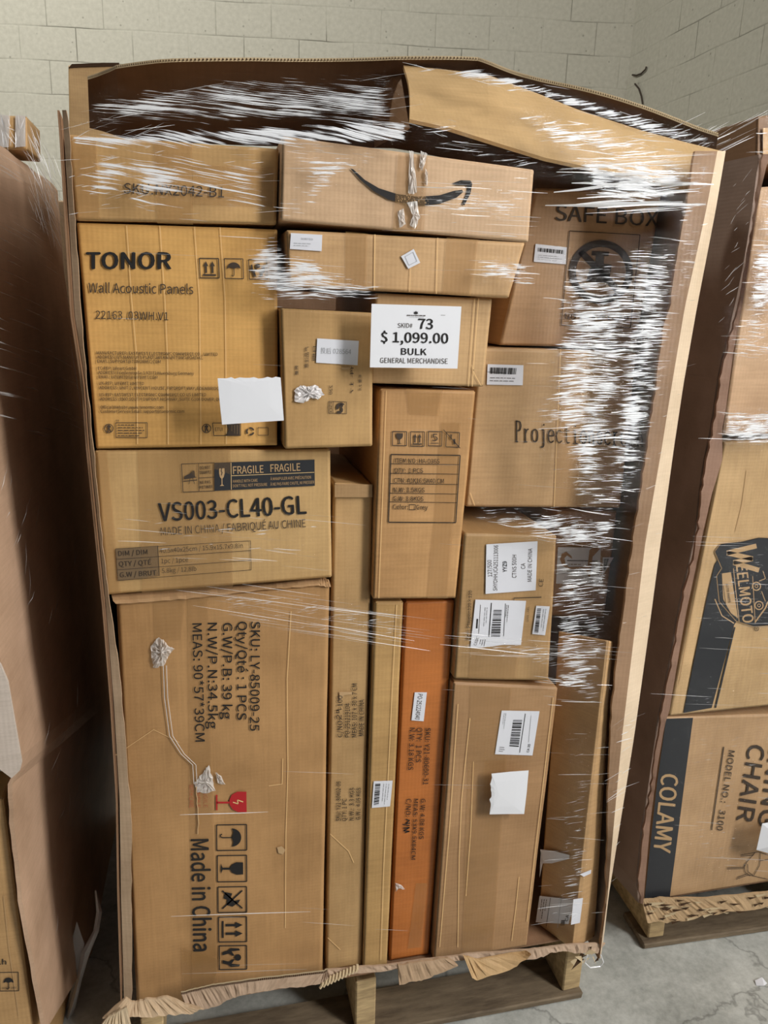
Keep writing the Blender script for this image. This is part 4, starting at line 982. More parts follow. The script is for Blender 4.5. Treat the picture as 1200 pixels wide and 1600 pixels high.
SIDEC = kraft((200, 166, 138), 'v', .5)
M = Mesher(); M.sheet([[left_pt(u/10, v/70, RND.uniform(-.001, .001) if u == 0 else 0) for u in range(11)] for v in range(71)], .007, (-1, 0, 0), SIDEC); M.done('side_panel', root_l)
M = Mesher(); pts = [on_y(x, y, -.078) for x, y in ((-30, 1000), (1, 1040), (12, 1066), (34, 1192), (31, 1204), (18, 1216), (-30, 1180))]
c0 = on_y(0, 1130, -.078)
M.add([c0]+pts+[p+Vector((0, .006, 0)) for p in [c0]+pts], [(0, i+1, (i+1) % 7+1) for i in range(7)]+[(8, (i+1) % 7+9, i+9) for i in range(7)]+[(i+1, (i+1) % 7+1, (i+1) % 7+9, i+9) for i in range(7)], kraft((214, 200, 188), 'v', .6)); M.done('folded_front_edge', root_l)
M = Mesher(); b0 = left_pt(0, 1); b1 = left_pt(1, 1); M.box((-1.3, .10, .001), (min(b0.x, b1.x)-.03, .95, .006), INNER); M.done('bottom_panel', root_l)
B = Carton('lower left kraft box with a small umbrella mark', [(-150, 1222), (17, 1246), (66, 1606), (-110, 1640)], -.045, .4, (198, 158, 108), zb=.007, dx=-.012); p = B.pr
p.text('.h', (-1, 1507), (10, 1507), 8, INK, .02); F = p.frame((0, 1548.5), (29.5, 1548), (-1, 1519.5)); ic_frame(p, F, 1.2, INK); ic_umbrella(p, p.frame((3, 1549), (25, 1548.5), (2, 1523)), 1.2, INK)
p.text('KEEP DRY', (4, 1545.5), (26, 1545), 3.2, INK)
p.path([(6, 1400), (14, 1480), (30, 1590)], .8, BARE)
B.done()
zt = B.q[1].z
B = Carton('small green box standing on the lower left kraft box', [(-90, 1180), (6.5, 1189), (8.5, 1226), (-90, 1228)], -.03, .2, (22, 120, 62), zb=max(zt, B.q[0].z)+.001, name='small_box', r=.003)
B.pr.line((0, 1196), (6, 1197), 1.4, STICKER); B.pr.line((0, 1204), (6, 1204.5), 1, STICKER); B.done()
U1 = Carton('big brown box inside the left load under its top box', [(-420, 236), (30, 236), (20, 900), (-300, 930)], .50, .4, K4, dx=-.06); U1.done()
B = Carton('taped kraft box with a crushed corner on top of the left load', [(-120, 178), (42, 180), (43, 229), (-120, 232)], .50, .14, (206, 166, 114), crush=.012, zb=max(U1.q[0].z, U1.q[1].z)+.001)
B.tape([(-10, 179), (14, 180), (14, 230), (-10, 231)], MILKY, off=.002); B.tape([(24, 180), (40, 181), (40, 229), (24, 230)], MILKY, off=.003); B.done()
U2 = Carton('large plain brown box standing behind the gap at left', [(-330, 306), (330, 316), (300, 1000), (-260, 1000)], 1.5, .6, (190, 160, 126), zb=.001); U2.done()
B = Carton('narrow wrapped box corner poking up behind the raised dark flap', [(106, 101), (188, 99), (190, 312), (109, 312)], 1.55, .4, (206, 170, 122), zb=max(U2.q[0].z, U2.q[1].z)+.001)
S = Mesher(); rim = [on_plane(x, y, B.plane, .004) for x, y in ((107, 106), (112, 100), (160, 98), (186, 98), (186, 103), (120, 105))]
S.add(rim+[q+Vector((0, .01, 0)) for q in rim], [(0, 1, 2, 3, 4, 5), (11, 10, 9, 8, 7, 6)]+[(i, (i+1) % 6, (i+1) % 6+6, i+6) for i in range(6)], DARKCUT); B.parts.append((S, 'dark_rim')); B.done()

# ------------------------------------------------------------------ the load on the right
root_r = bpy.data.objects.new('bulk_carton', None); COL.objects.link(root_r); root_r.location = (1.7, .6, .145)
tag(root_r, 'brown pallet carton at right, torn open beside the chair box', 'carton')
YR = .10
JAG = [(241, 1192), (330, 1181), (400, 1170), (462, 1158), (548, 1136), (580, 1128), (676, 1114), (690, 1110), (751, 1099), (827, 1091), (869, 1084), (919, 1070), (967, 1061), (1018, 1053), (1074, 1042), (1122, 1032), (1178, 1025), (1240, 1016), (1294, 1006), (1381, 998), (1412, 1002)]
LIPR = [(241, 1202), (300, 1188), (330, 1182), (476, 1160), (550, 1146), (640, 1134), (672, 1128), (717, 1129), (773, 1112), (835, 1098), (903, 1084), (953, 1073), (1038, 1058), (1111, 1046), (1131, 1039), (1194, 1028), (1287, 1016), (1412, 1005)]
rows = strip(JAG, LIPR, YR-.010, YR-.014, 120, 1.6, 0, 2); rsm = strip(JAG, LIPR, YR-.002, YR-.004, 40, 0, 0, 2)
M = Mesher(); M.sheet(rows, .006, (0, 1, 0), kraft((166, 132, 112), 'v', .5)); M.done('torn_front_strip', root_r)
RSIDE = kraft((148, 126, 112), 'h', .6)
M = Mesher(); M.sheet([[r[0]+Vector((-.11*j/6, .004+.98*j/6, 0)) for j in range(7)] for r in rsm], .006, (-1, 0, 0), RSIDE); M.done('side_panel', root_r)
b0 = rows[-1][0]
M = Mesher(); M.box((b0.x+.012, YR+.012, .1425), (b0.x+1.0, 1.1, .147), INNER); M.done('bottom_panel', root_r)
R1, o = lip('torn_front_lip', [(1003, 1407), (1030, 1403), (1100, 1403), (1200, 1393), (1300, 1384)], [(1012, 1441), (1062, 1440), (1128, 1427), (1200, 1418), (1300, 1408)], YR-.012, YR-.02, kraft((196, 166, 128), 'h', .65), 60, 1.8, 21, root_r)
M = Mesher(); rr = random.Random(31)
for i in range(60):
    t = rr.random(); a = R1[0][int(t*59)].lerp(R1[2][int(t*59)], rr.random())+Vector((0, -.004, 0)); M.add([a, a+Vector((rr.uniform(.01, .04), -.004, rr.uniform(-.006, .004))), a+Vector((rr.uniform(.0, .02), -.002, -.007))], [(0, 1, 2)], CUT if i % 2 else DARKCUT)
M.done('torn_fibres', root_r)['kind'] = 'stuff'
B = Carton('box printed CHAIR with a black side band, lowest in the right load', [(1040, 1121), (1330, 1113), (1295, 1398), (1006, 1413)], YR+.004, .6, (196, 160, 120), flute='h', zb=.149); p = B.pr; CB = B
p.poly([(1041, 1123), (1083, 1121.5), (1070, 1220), (1056, 1330), (1045.5, 1410), (1006.5, 1411.5), (1015, 1330), (1027, 1220)], BAND)
p.layer = 1; p.text('COLAMY', (1034, 1208), (1021, 1331), 26, BARE, .03); p.layer = 0
p.text('MODEL NO.:   3100', (1139, 1172), (1119.5, 1297), 9.5, INKS, .01); p.line((1131, 1167), (1112, 1297), 1.6, INKS)
p.text('CHAIR', (1170, 1162), (1151, 1282), 26, INKS, .02); p.text('DINING', (1207, 1140), (1185, 1290), 26, INKS, .02)
for pts in ([(1157, 1336), (1185, 1331), (1200, 1336)], [(1136, 1356), (1163, 1355), (1166, 1348), (1180, 1332)], [(1150, 1374), (1170, 1367), (1200, 1374)], [(1163, 1350), (1164, 1362), (1172, 1369)], [(1168, 1350), (1169, 1362), (1177, 1368)], [(1188, 1332), (1187, 1352), (1178, 1368)], [(1136, 1358), (1163, 1357)], [(1157, 1338), (1178, 1336)], [(1152, 1371), (1168, 1365)], [(1188, 1345), (1215, 1340)]): p.path(pts, .9, INKS)
B.done()
B = Carton('box with a black auto parts badge standing on the chair box', [(1132, 690), (1420, 678), (1334, 1110), (1046, 1116)], YR+.002, .6, (208, 174, 128), flute='h', zb=CB.q[0].z+.003); p = B.pr; WB = B
p.poly([(1117, 882), (1110, 910), (1095, 980), (1068, 1114), (1112, 1106), (1130, 1040), (1147, 977), (1175, 930), (1155, 870), (1130, 862)], BAND)
p.poly([(1147, 977), (1149, 981), (1121, 1105), (1117, 1105)], BAND) if False else p.line((1148, 980), (1118, 1106), 2.4, BAND)
p.layer = 1
badge = [(1117, 862), (1126, 850), (1160, 846), (1185, 840), (1240, 842), (1250, 920), (1235, 975), (1205, 977), (1178, 979), (1150, 970), (1124, 940), (1120, 900), (1128, 888)]
p.poly(badge, BAND); p.path(badge, 1.6, BARE, True); p.path([(1117, 936), (1128, 962), (1147, 974)], 1.6, BARE)
p.layer = 2
p.poly([(1128, 896), (1142, 894), (1153, 966), (1142, 958), (1130, 936)], BARE)
p.poly([(1133, 855), (1172, 850), (1182, 860), (1158, 862), (1180, 874), (1162, 872), (1184, 890), (1170, 888), (1145, 866), (1168, 888), (1150, 882)], BARE) if False else None
for st in ([(1182, 853), (1136, 864)], [(1136, 864), (1176, 873)], [(1176, 873), (1146, 879)], [(1146, 879), (1186, 891)]): p.line(st[0], st[1], 7.5, BARE)
p.text('EELMOTO', (1150, 884), (1161, 974), 17, BARE, .03)
p.line((1146, 888), (1155, 972), 1.1, BARE); p.path([(1176, 900), (1180, 974)], 1, BARE)
p.layer = 3; p.text('AUTO PARTS', (1134, 912), (1138, 942), 3.6, INK, .01); p.line((1130, 914), (1134, 944), .7, INK)
p.layer = 2
for c in ((1182, 916), (1186, 946)): p.ring(c, 5.5, 7.2, BARE, 18); p.ring(c, 1.8, 2.8, BARE, 12)
p.path([(1192, 892), (1196, 904), (1186, 908)], 1.1, BARE); p.path([(1190, 924), (1196, 940)], 1.1, BARE); p.path([(1180, 972), (1196, 950), (1200, 940)], 2.2, BARE)
p.layer = 0; p.ring((1182, 982.5), 3, 3.8, INK, 16); p.text('R', (1180.6, 984.5), (1183.4, 984.5), 3.6, INK)
p.path([(1098, 880), (1082, 960), (1062, 1070)], .8, BARE); p.path([(1168, 735), (1160, 790), (1150, 830)], .9, BARE)
B.done()
UB = Carton('wrapped kraft box with a glossy corner above the auto parts badge box', [(1186, 292), (1420, 275), (1405, 662), (1131, 672)], YR+.006, .6, (206, 170, 134), zb=WB.q[0].z+.012); UB.done()
B = Carton('dark film-wrapped box at the top of the right load', [(1183, 180), (1420, 160), (1420, 238), (1183, 244)], YR+.05, .6, (150, 116, 86), zb=max(UB.q[0].z, UB.q[1].z)+.004)
B.tape([(1192, 200), (1260, 196), (1260, 238), (1192, 241)], kraft((206, 160, 96), 'v', .35), off=.003, name='pale_board_strip')
B.done()

# ------------------------------------------------------------------ sheets of paper taped on the wrap
def sheet_of_paper(name, label, pts, y, mat=WHITE, curl=.006):
    """pts: outline in order; the sheet bows a little off the film."""
    n = len(pts); M = Mesher(); P = [on_y(a, b, y) for a, b in pts]
    c = sum(P, Vector())/n+Vector((0, -curl, 0)); mid = [c.lerp(p, .6)+Vector((0, -curl*.25, 0)) for p in P]
    vs = [c]+mid+P; fs = [(0, i+1, (i+1) % n+1) for i in range(n)]+[(i+1, i+1+n, (i+1) % n+1+n, (i+1) % n+1) for i in range(n)]
    k = len(vs); M.add(vs+[v+Vector((0, .0006, 0)) for v in vs], fs+[tuple(i+k for i in f[::-1]) for f in fs]+[(i+1+n, i+1+n+k, (i+1) % n+1+n+k, (i+1) % n+1+n) for i in range(n)], mat)
    return M, len(fs)*2+n
q = [(580.7, 474.7), (721, 479), (714.7, 576), (578, 574)]
M, nf = sheet_of_paper('price_sheet', '', q, -.074, curl=0.0)
p = Print(M, (on_y(650, 520, -.074), Vector((0, -1, 0))), .0008)
p.text('SKID#', (621.7, 512), (644.5, 512.3), 7.2, INKS); p.text('73', (653, 513.5), (676.7, 514.3), 15.5, INK, .035); p.text('$ 1,099.00', (595, 534.2), (700.5, 536.5), 15.5, INK, .03)
p.text('BULK', (626.5, 554), (666.7, 555), 10, INK, .03); p.text('GENERAL MERCHANDISE', (594, 567), (699.5, 568.4), 8, INKS)
p.poly([(650, 485.5), (651.2, 487.5), (653.5, 487), (652.3, 489), (654, 490), (650.5, 490.8), (650.2, 492), (649.6, 490.8), (646, 489.8), (647.6, 489), (646.6, 487), (648.8, 487.5)], INK)
p.lines_of_print([(635, 491.5), (666, 492.2), (666, 494.5), (635, 493.8)], 1, INKS, 2, 1.4); p.line((640, 495.4), (662, 496), .5, PALE); p.lines_of_print([(689, 491), (696, 491.2), (696, 494), (689, 494)], 1, INKS, 2, .6)
o = M.done('price_sheet', base=on_y(648, 525, -.074)); tag(o, 'white sheet reading SKID# 73 and $ 1,099.00 taped across the middle', 'paper sheet')
def torn(a, b, n, amp, seed):
    rr = random.Random(seed); return [(a[0]+(b[0]-a[0])*i/n+(rr.uniform(-amp, amp) if 0 < i < n else 0), a[1]+(b[1]-a[1])*i/n+(rr.uniform(-amp, amp) if 0 < i < n else 0)) for i in range(n+1)]
M, nf = sheet_of_paper('', '', torn((340, 591), (438.5, 590), 14, 1.6, 3)+[(441, 622), (443.5, 657), (396, 660), (347, 663.5), (343, 625)], -.074, curl=.0012)
o = M.done('torn_paper', base=on_y(392, 627, -.074)); tag(o, 'blank white torn paper in front of the acoustic panel box', 'paper sheet')
M, nf = sheet_of_paper('', '', [(768, 1209), (797, 1206), (826, 1204), (823, 1238), (819, 1272), (792, 1272), (765, 1272.5)]+torn((765.5, 1268), (768, 1212), 12, 1.6, 5)[1:-1], -.030, curl=.002)
o = M.done('torn_paper', base=on_y(796, 1238, -.030)); tag(o, 'blank white torn paper stuck low on the tall plain brown box', 'paper sheet')
M, nf = sheet_of_paper('', '', [(1191, 1287), (1260, 1275), (1258, 1330), (1200, 1333), (1182, 1328)], YR-.048, curl=.01)
o = M.done('torn_paper', base=on_y(1220, 1305, YR-.048)); tag(o, 'white paper lifting off the chair box at the right edge', 'paper sheet')

# ------------------------------------------------------------------ a loose wire in the corner of the walls
wpl = (rs+Vector((-.012, 0, 0)), Vector((-wd_r.y, wd_r.x, 0)))
M = Mesher(); M.tube([on_plane(x, y, wpl) for x, y in ((988, 117), (994, 118), (1002, 115), (1009, 108), (1010, 104))], .006, INKS, 5); M.tube([on_plane(x, y, wpl) for x, y in ((992, 131), (998, 138), (1002, 150), (1004, 162))], .006, INKS, 5)
tag(M.done('wire'), 'thin dark loose wire in the corner of the block walls', 'wire')
M = Mesher(); c = on_z(1188, 1537, 0)
M.add([c+Vector(v) for v in ((-.015, -.004, .001), (.0, -.012, .006), (.016, -.004, .002), (.012, .01, .007), (-.01, .008, .004))], [(0, 1, 2, 3, 4)], WHITE)
tag(M.done('paper_scrap', base=Vector((c.x, c.y, 0))), 'tiny white paper scrap on the concrete floor at lower right', 'scrap')

# ------------------------------------------------------------------ stretch wrap
def wrap_root(loc, creases):
    r = bpy.data.objects.new('stretch_wrap', None); COL.objects.link(r); r.location = loc
    WORLD_AT[r.name] = Vector(loc)
    creases.done('film_glare_creases', r)['kind'] = 'stuff'
    return r
def film_y(px, py):
    lo = float(np.interp(px, [100, 122, 437, 640, 760, 850, 960, 1084, 1130], [170, 198, 204, 190, 220, 246, 271, 294, 296]))
    hi = float(np.interp(px, [100, 137, 182, 260, 620, 740, 830, 980, 1128], [205, 124, 108, 100, 94, 98, 121, 167, 212]))
    if py >= lo: return -.062
    t = min(1.15, (lo-py)/max(6, lo-hi))
    s = min(1, max(0, (px-620)/508))
    k = .30 if px < 600 else (.17 if px > 650 else .30-.13*(px-600)/50)
    return -.068+t*(k*(1-s))*(.8+.2*(1-s))
def pleat(M, pos, px, py, L, W, ang, mat, rr, bend=0.0):
    """One crease of the film, its glare put into white colour: a thin, slightly twisted ribbon lying in the film."""
    n = 5; ang *= 1; W = W*.62; L = L*1.15; tw = rr.uniform(-.9, .9); ph = rr.uniform(0, 6); vs = []
    ca, sa = math.cos(ang), math.sin(ang)
    for i in range(n+1):
        s = i/n; d = (s-.5)*L; wv = math.sin(ph+s*5)*W*.35+bend*(s-.5)**2*L
        x = px+ca*d-sa*wv; y = py+sa*d+ca*wv; hw = W*.5*math.sin(math.pi*min(.97, max(.03, s)))**.6
        a = pos(x-sa*hw, y+ca*hw); b = pos(x+sa*hw, y-ca*hw)
        z = hw*.0011*math.sin(tw)
        vs += [a+Vector((0, z, 0)), b-Vector((0, z, 0))]
    M.add(vs, [(2*i, 2*i+1, 2*i+3, 2*i+2) for i in range(n)], mat)
def fpos(x, y): return on_y(x, y, film_y(x, y))
def zone(M, poly, n, L, W, ang, jit, mats, rr, pos=fpos, edge_bias=None):
    xs = [p[0] for p in poly]; ys = [p[1] for p in poly]; k = 0; tries = 0; n = int(n*(.10 if n > 60 else .5))
    while k < n and tries < n*40:
        tries += 1
        x, y = rr.uniform(min(xs), max(xs)), rr.uniform(min(ys), max(ys)); ins = False; j = len(poly)-1
        for i in range(len(poly)):
            (xi, yi), (xj, yj) = poly[i], poly[j]
            if (yi > y) != (yj > y) and x < (xj-xi)*(y-yi)/(yj-yi)+xi: ins = not ins
            j = i
        if not ins: continue
        k += 1
        pleat(M, pos, x, y, L[0]*(L[1]/L[0])**rr.random(), W[0]*(W[1]/W[0])**rr.random(), math.radians(ang+rr.gauss(0, jit*.38)), rr.choice(mats), rr)
rr = random.Random(77); M = Mesher(); b_, d_ = PLEAT, PLEATDIM
# right side: dense creases with their glitter painted white over the dark gap
zone(M, [(985, 365), (1066, 365), (1046, 480), (1034, 545), (930, 540), (955, 450)], 330, (8, 55), (.9, 3.2), 2, 5, [b_, b_, d_], rr)
zone(M, [(860, 380), (985, 375), (955, 535), (850, 540)], 70, (15, 70), (.7, 2.0), 2, 4, [b_, d_, d_], rr)
zone(M, [(905, 545), (1033, 545), (1015, 660), (985, 780), (945, 790), (950, 640)], 360, (8, 50), (.9, 3.0), 3, 6, [b_, b_, d_], rr)
zone(M, [(840, 560), (950, 560), (935, 770), (820, 720)], 110, (14, 70), (.7, 1.8), 4, 5, [b_, d_, d_], rr)
zone(M, [(760, 790), (985, 790), (975, 870), (860, 850), (760, 812)], 150, (10, 60), (.8, 3.0), 8, 5, [b_, b_, d_], rr)
zone(M, [(860, 850), (975, 870), (955, 1100), (860, 1110), (840, 1000)], 150, (8, 60), (.7, 1.8), 5, 6, [b_, d_, d_], rr)
zone(M, [(845, 1052), (900, 1060), (900, 1078), (850, 1072)], 26, (8, 40), (1, 2.6), 4, 6, [b_], rr)
for y, w_, n in ((272, 4, 4), (290, 9, 6), (304, 7, 5), (318, 10, 6), (328, 3, 4), (258, 3, 4), (245, 2.5, 4)):  # broad bands of glare laid over the film as white ribbons
    for i in range(n): pleat(M, fpos, rr.uniform(940, 1055), y+rr.uniform(-3, 3), rr.uniform(60, 190), w_*rr.uniform(.4, 1), math.radians(rr.gauss(-2, 2)), b_, rr)
# over the bright flap
zone(M, [(820, 165), (960, 190), (1070, 240), (1060, 270), (860, 235)], 150, (10, 60), (.8, 3.0), 6, 5, [b_, b_, d_], rr)
zone(M, [(640, 100), (830, 122), (1000, 176), (1090, 215), (1000, 205), (820, 150), (650, 118)], 110, (20, 110), (.8, 2.4), 14, 4, [b_, b_, d_], rr)
zone(M, [(625, 170), (720, 190), (760, 225), (700, 230), (620, 215)], 70, (8, 40), (.8, 2.2), 20, 25, [b_, d_], rr)
zone(M, [(440, 185), (640, 190), (850, 250), (840, 262), (620, 228), (440, 205)], 80, (20, 120), (.7, 2.2), 4, 6, [b_, d_, d_], rr)
# over the dark cavity at upper left
zone(M, [(140, 178), (300, 130), (610, 105), (620, 170), (440, 200), (110, 210)], 120, (40, 230), (.6, 1.8), -9, 4, [b_, d_, d_], rr)
zone(M, [(100, 200), (180, 168), (240, 185), (230, 212), (100, 212)], 80, (14, 60), (.6, 1.8), -24, 12, [b_, d_], rr)
# over the left printed box
zone(M, [(102, 214), (260, 222), (300, 250), (250, 300), (150, 340), (112, 335)], 330, (6, 34), (.7, 2.2), -9, 9, [b_, b_, d_], rr)
zone(M, [(250, 222), (434, 233), (430, 345), (150, 342)], 60, (12, 50), (.6, 1.5), -4, 12, [b_, d_, d_], rr)
# over the smile box and those below it
zone(M, [(442, 214), (600, 228), (560, 262), (450, 300)], 130, (10, 55), (.7, 2.4), 4, 5, [b_, b_, d_], rr)
zone(M, [(440, 300), (480, 300), (470, 345), (440, 342)], 20, (8, 30), (.7, 1.6), 3, 4, [b_, d_], rr)
zone(M, [(660, 270), (832, 275), (826, 375), (640, 350)], 55, (15, 80), (.8, 2.2), 2, 3, [b_, d_], rr)
zone(M, [(452, 392), (505, 400), (500, 445), (452, 440)], 70, (10, 44), (1, 3.4), 3, 5, [b_, b_], rr)
zone(M, [(755, 405), (835, 412), (830, 445), (750, 432)], 60, (10, 50), (.8, 2.6), 2, 6, [b_, b_, d_], rr)
zone(M, [(360, 365), (450, 380), (600, 460), (440, 482), (400, 430)], 90, (14, 80), (.6, 1.8), 3, 6, [b_, d_], rr)
# long sparse creases everywhere else
zone(M, [(330, 905), (520, 925), (520, 1000), (340, 975)], 34, (40, 190), (.5, 1.4), 9, 2, [b_, d_], rr)
zone(M, [(510, 940), (640, 950), (720, 1010), (720, 1030), (510, 1000)], 36, (40, 170), (.5, 1.4), 8, 3, [b_, d_], rr)
zone(M, [(720, 990), (960, 1000), (950, 1040), (730, 1020)], 40, (30, 150), (.6, 1.6), 4, 5, [b_, d_], rr)
zone(M, [(200, 790), (520, 790), (520, 900), (220, 900)], 36, (20, 130), (.5, 1.3), 5, 4, [b_, d_], rr)
zone(M, [(120, 360), (700, 360), (730, 1500), (210, 1540)], 130, (20, 150), (.4, 1.0), 2, 4, [d_], rr)
zone(M, [(700, 600), (940, 600), (930, 1470), (690, 1480)], 110, (15, 110), (.4, 1.0), 3, 4, [d_], rr)
zone(M, [(880, 1130), (945, 1130), (935, 1450), (840, 1450)], 40, (12, 60), (.5, 1.4), -3, 8, [d_, b_], rr)
zone(M, [(1075, 240), (1128, 240), (1000, 1100), (955, 1100), (1045, 480)], 170, (5, 26), (.5, 1.6), -14, 12, [d_, b_], rr)
zone(M, [(960, 1120), (995, 1120), (950, 1450)], 40, (8, 40), (.5, 1.6), -30, 20, [d_, b_], rr)
for a, L_ in ((1271, 120), (1428, 190), (1507, 90), (1518, 170)):
    pleat(M, fpos, 360+rr.uniform(-30, 60), a, L_, 1.3, math.radians(-2), b_, rr)
# the film itself, glare painted in where it spans the hollows
def inside(x, y, poly):
    ins = False; j = len(poly)-1
    for i in range(len(poly)):
        (xi, yi), (xj, yj) = poly[i], poly[j]
        if (yi > y) != (yj > y) and x < (xj-xi)*(y-yi)/(yj-yi)+xi: ins = not ins
        j = i
    return ins
def film_sheet(M, polys, pos, mat, step=9, off=.003):
    idx = {}; vs = []; fs = []
    x0 = min(p[0] for q in polys for p in q); x1 = max(p[0] for q in polys for p in q); y0 = min(p[1] for q in polys for p in q); y1 = max(p[1] for q in polys for p in q)
    def V(i, j):
        if (i, j) not in idx: idx[(i, j)] = len(vs); vs.append(pos(x0+i*step, y0+j*step)+Vector((0, off, 0)))
        return idx[(i, j)]
    for i in range(int((x1-x0)/step)):
        for j in range(int((y1-y0)/step)):
            if any(inside(x0+(i+.5)*step, y0+(j+.5)*step, q) for q in polys): fs.append((V(i, j), V(i+1, j), V(i+1, j+1), V(i, j+1)))
    M.add(vs, fs, mat)
def soft(x, y, poly, feather):
    if not inside(x, y, poly): return 0.0
    d = 1e9
    for i in range(len(poly)):
        a, b = Vector(poly[i]), Vector(poly[i-1]); p = Vector((x, y)); t = max(0, min(1, (p-a).dot(b-a)/max(1e-6, (b-a).length_squared))); d = min(d, (p-a-(b-a)*t).length)
    return min(1.0, d/feather)
def creased(name, zones, mat, pos, parent, step=10, base=None):
    """One piece of film, glare streaks painted in, with a creasing value per point: zones = (polygon, amount, feather in px)."""
    M = Mesher(); idx = {}; vs = []; fs = []; val = []
    P = [p for z in zones for p in z[0]]; x0, x1 = min(p[0] for p in P), max(p[0] for p in P); y0, y1 = min(p[1] for p in P), max(p[1] for p in P)
    D = {}
    def dn(i, j):
        if (i, j) not in D: D[(i, j)] = max(z[1]*soft(x0+i*step, y0+j*step, z[0], z[2]) for z in zones)
        return D[(i, j)]
    def V(i, j):
        if (i, j) not in idx: idx[(i, j)] = len(vs); vs.append(pos(x0+i*step, y0+j*step)); val.append(dn(i, j))
        return idx[(i, j)]
    for i in range(int((x1-x0)/step)+1):
        for j in range(int((y1-y0)/step)+1):
            if max(dn(i, j), dn(i+1, j), dn(i, j+1), dn(i+1, j+1)) > .02: fs.append((V(i, j), V(i+1, j), V(i+1, j+1), V(i, j+1)))
    M.add(vs, fs, mat)
    o = M.done(name, parent, base=base, smooth=True)
    a = o.data.attributes.new('glare_creasing', 'FLOAT', 'POINT'); a.data.foreach_set('value', val)
    return o
# loose loop hanging at the lower right corner, and the bridge of film to the next load
lp_ = [on_y(x, y, -.06) for x, y in ((918, 1492), (914, 1504), (922, 1512), (938, 1510), (943, 1503), (939, 1492))]
M.tube(lp_, .0016, PLEAT, 5)
zone(M, [(1040, 182), (1130, 205), (1190, 166), (1190, 196), (1138, 240), (1070, 222)], 60, (20, 80), (.6, 2.2), -26, 8, [b_, d_], rr, lambda x, y: on_y(x, y, .05+.05*min(1, max(0, (x-1100)/80))))
wrap = wrap_root((.5, -.05, .2), M); tag(wrap, 'clear creased stretch wrap bound round the tall middle load', 'stretch wrap')

creased('film_sheet', [
    ([(950, 362), (1100, 350), (1072, 540), (1046, 680), (1018, 810), (910, 805), (930, 600)], 1.04, 60),
    ([(850, 372), (1062, 366), (1034, 545), (1010, 690), (980, 880), (900, 860), (800, 640)], .94, 80),
    ([(740, 775), (985, 790), (975, 880), (860, 870), (735, 820)], .98, 36), ([(850, 850), (975, 860), (955, 1110), (845, 1100)], .80, 36),
    ([(850, 850), (955, 1050), (940, 1120), (850, 1085)], .85, 30),
    ([(850, 215), (1092, 236), (1070, 340), (930, 345)], 1.02, 40), ([(690, 960), (960, 1000), (950, 1080), (700, 1040)], .66, 40),
    ([(1060, 240), (1128, 240), (1100, 400), (1045, 600), (1010, 800), (985, 800), (1030, 520)], .62, 20),
    ([(640, 265), (840, 262), (835, 380), (640, 360)], .72, 50), ([(436, 208), (640, 225), (560, 300), (500, 345), (436, 345)], 1.02, 55),
    ([(440, 380), (520, 390), (510, 460), (440, 450)], 1.05, 30), ([(740, 390), (840, 395), (830, 455), (740, 450)], 1.2, 30),
    ([(400, 350), (620, 440), (600, 490), (400, 495), (360, 400)], .92, 36), ([(300, 880), (640, 930), (720, 1040), (330, 990)], .66, 50),
    ([(200, 760), (530, 780), (530, 905), (210, 905)], .42, 50), ([(880, 1120), (950, 1130), (935, 1460), (840, 1460)], .62, 40)], WRAP, fpos, wrap)
creased('film_sheet', [([(104, 206), (640, 185), (640, 226), (440, 236), (106, 236)], 1.1, 12), ([(128, 140), (300, 108), (625, 98), (640, 215), (440, 215), (104, 212)], .95, 44),
    ([(100, 205), (320, 221), (250, 285), (180, 345), (112, 345)], 1.06, 60), ([(200, 215), (437, 230), (433, 350), (160, 350)], .78, 50)], WRAPTOP, lambda x, y: fpos(x, y)+Vector((0, -.0015, 0)), wrap)
creased('film_sheet', [([(640, 98), (760, 102), (900, 143), (1125, 212), (1120, 240), (1000, 215), (820, 150), (640, 122)], 1.2, 18),
    ([(800, 150), (980, 190), (1085, 240), (1070, 285), (860, 245), (780, 190)], 1.2, 44), ([(615, 160), (720, 185), (780, 235), (640, 240)], 1.0, 36), ([(640, 190), (860, 245), (1070, 290), (860, 290), (640, 240)], .72, 24)], WRAPFLAP, lambda x, y: fpos(x, y)+Vector((0, -.003, 0)), wrap)
# left wrap: creases over the top box and the side panel, and the loose tail
M = Mesher(); rr = random.Random(5)
def lpos(u, v): return left_pt(u, v, .026)
def lpleat(u0, v0, u1, v1, W, mat):
    a, b = lpos(u0, v0), lpos(u1, v1); d = (b-a).normalized(); s = d.cross(Vector((1, 0, 0))).normalized()*W/2; m_ = lpos((u0+u1)/2, (v0+v1)/2)+Vector((rr.uniform(0, .004), 0, 0))
    M.add([a, m_+s, b, m_-s], [(0, 1, 2, 3)], mat)
for i in range(110):
    u, v = rr.random(), rr.random()*.36; L_ = rr.uniform(.08, .35); lpleat(max(0, u-L_/2), v-.02*L_, min(1, u+L_/2), v+.05*L_, rr.uniform(.0008, .0028), PLEATDIM)
for i in range(60):
    u = rr.uniform(.75, 1.0); v = rr.uniform(.0, .4); lpleat(u, v, min(1.02, u+.05), v+rr.uniform(.05, .16), rr.uniform(.001, .003), rr.choice([PLEAT, PLEATDIM]))
for i in range(60):
    u, v = rr.uniform(0, .5), rr.uniform(.4, .98); lpleat(u, v, u+rr.uniform(.02, .08), v-rr.uniform(.01, .04), rr.uniform(.001, .003), PLEATDIM)
for i in range(30):
    x = rr.uniform(2, 42); y = rr.uniform(184, 226); pleat(M, lambda a, b: on_y(a, b, .485), x, y, rr.uniform(8, 26), rr.uniform(.8, 2.4), math.radians(rr.gauss(80, 20)), rr.choice([PLEAT, PLEATDIM]), rr)
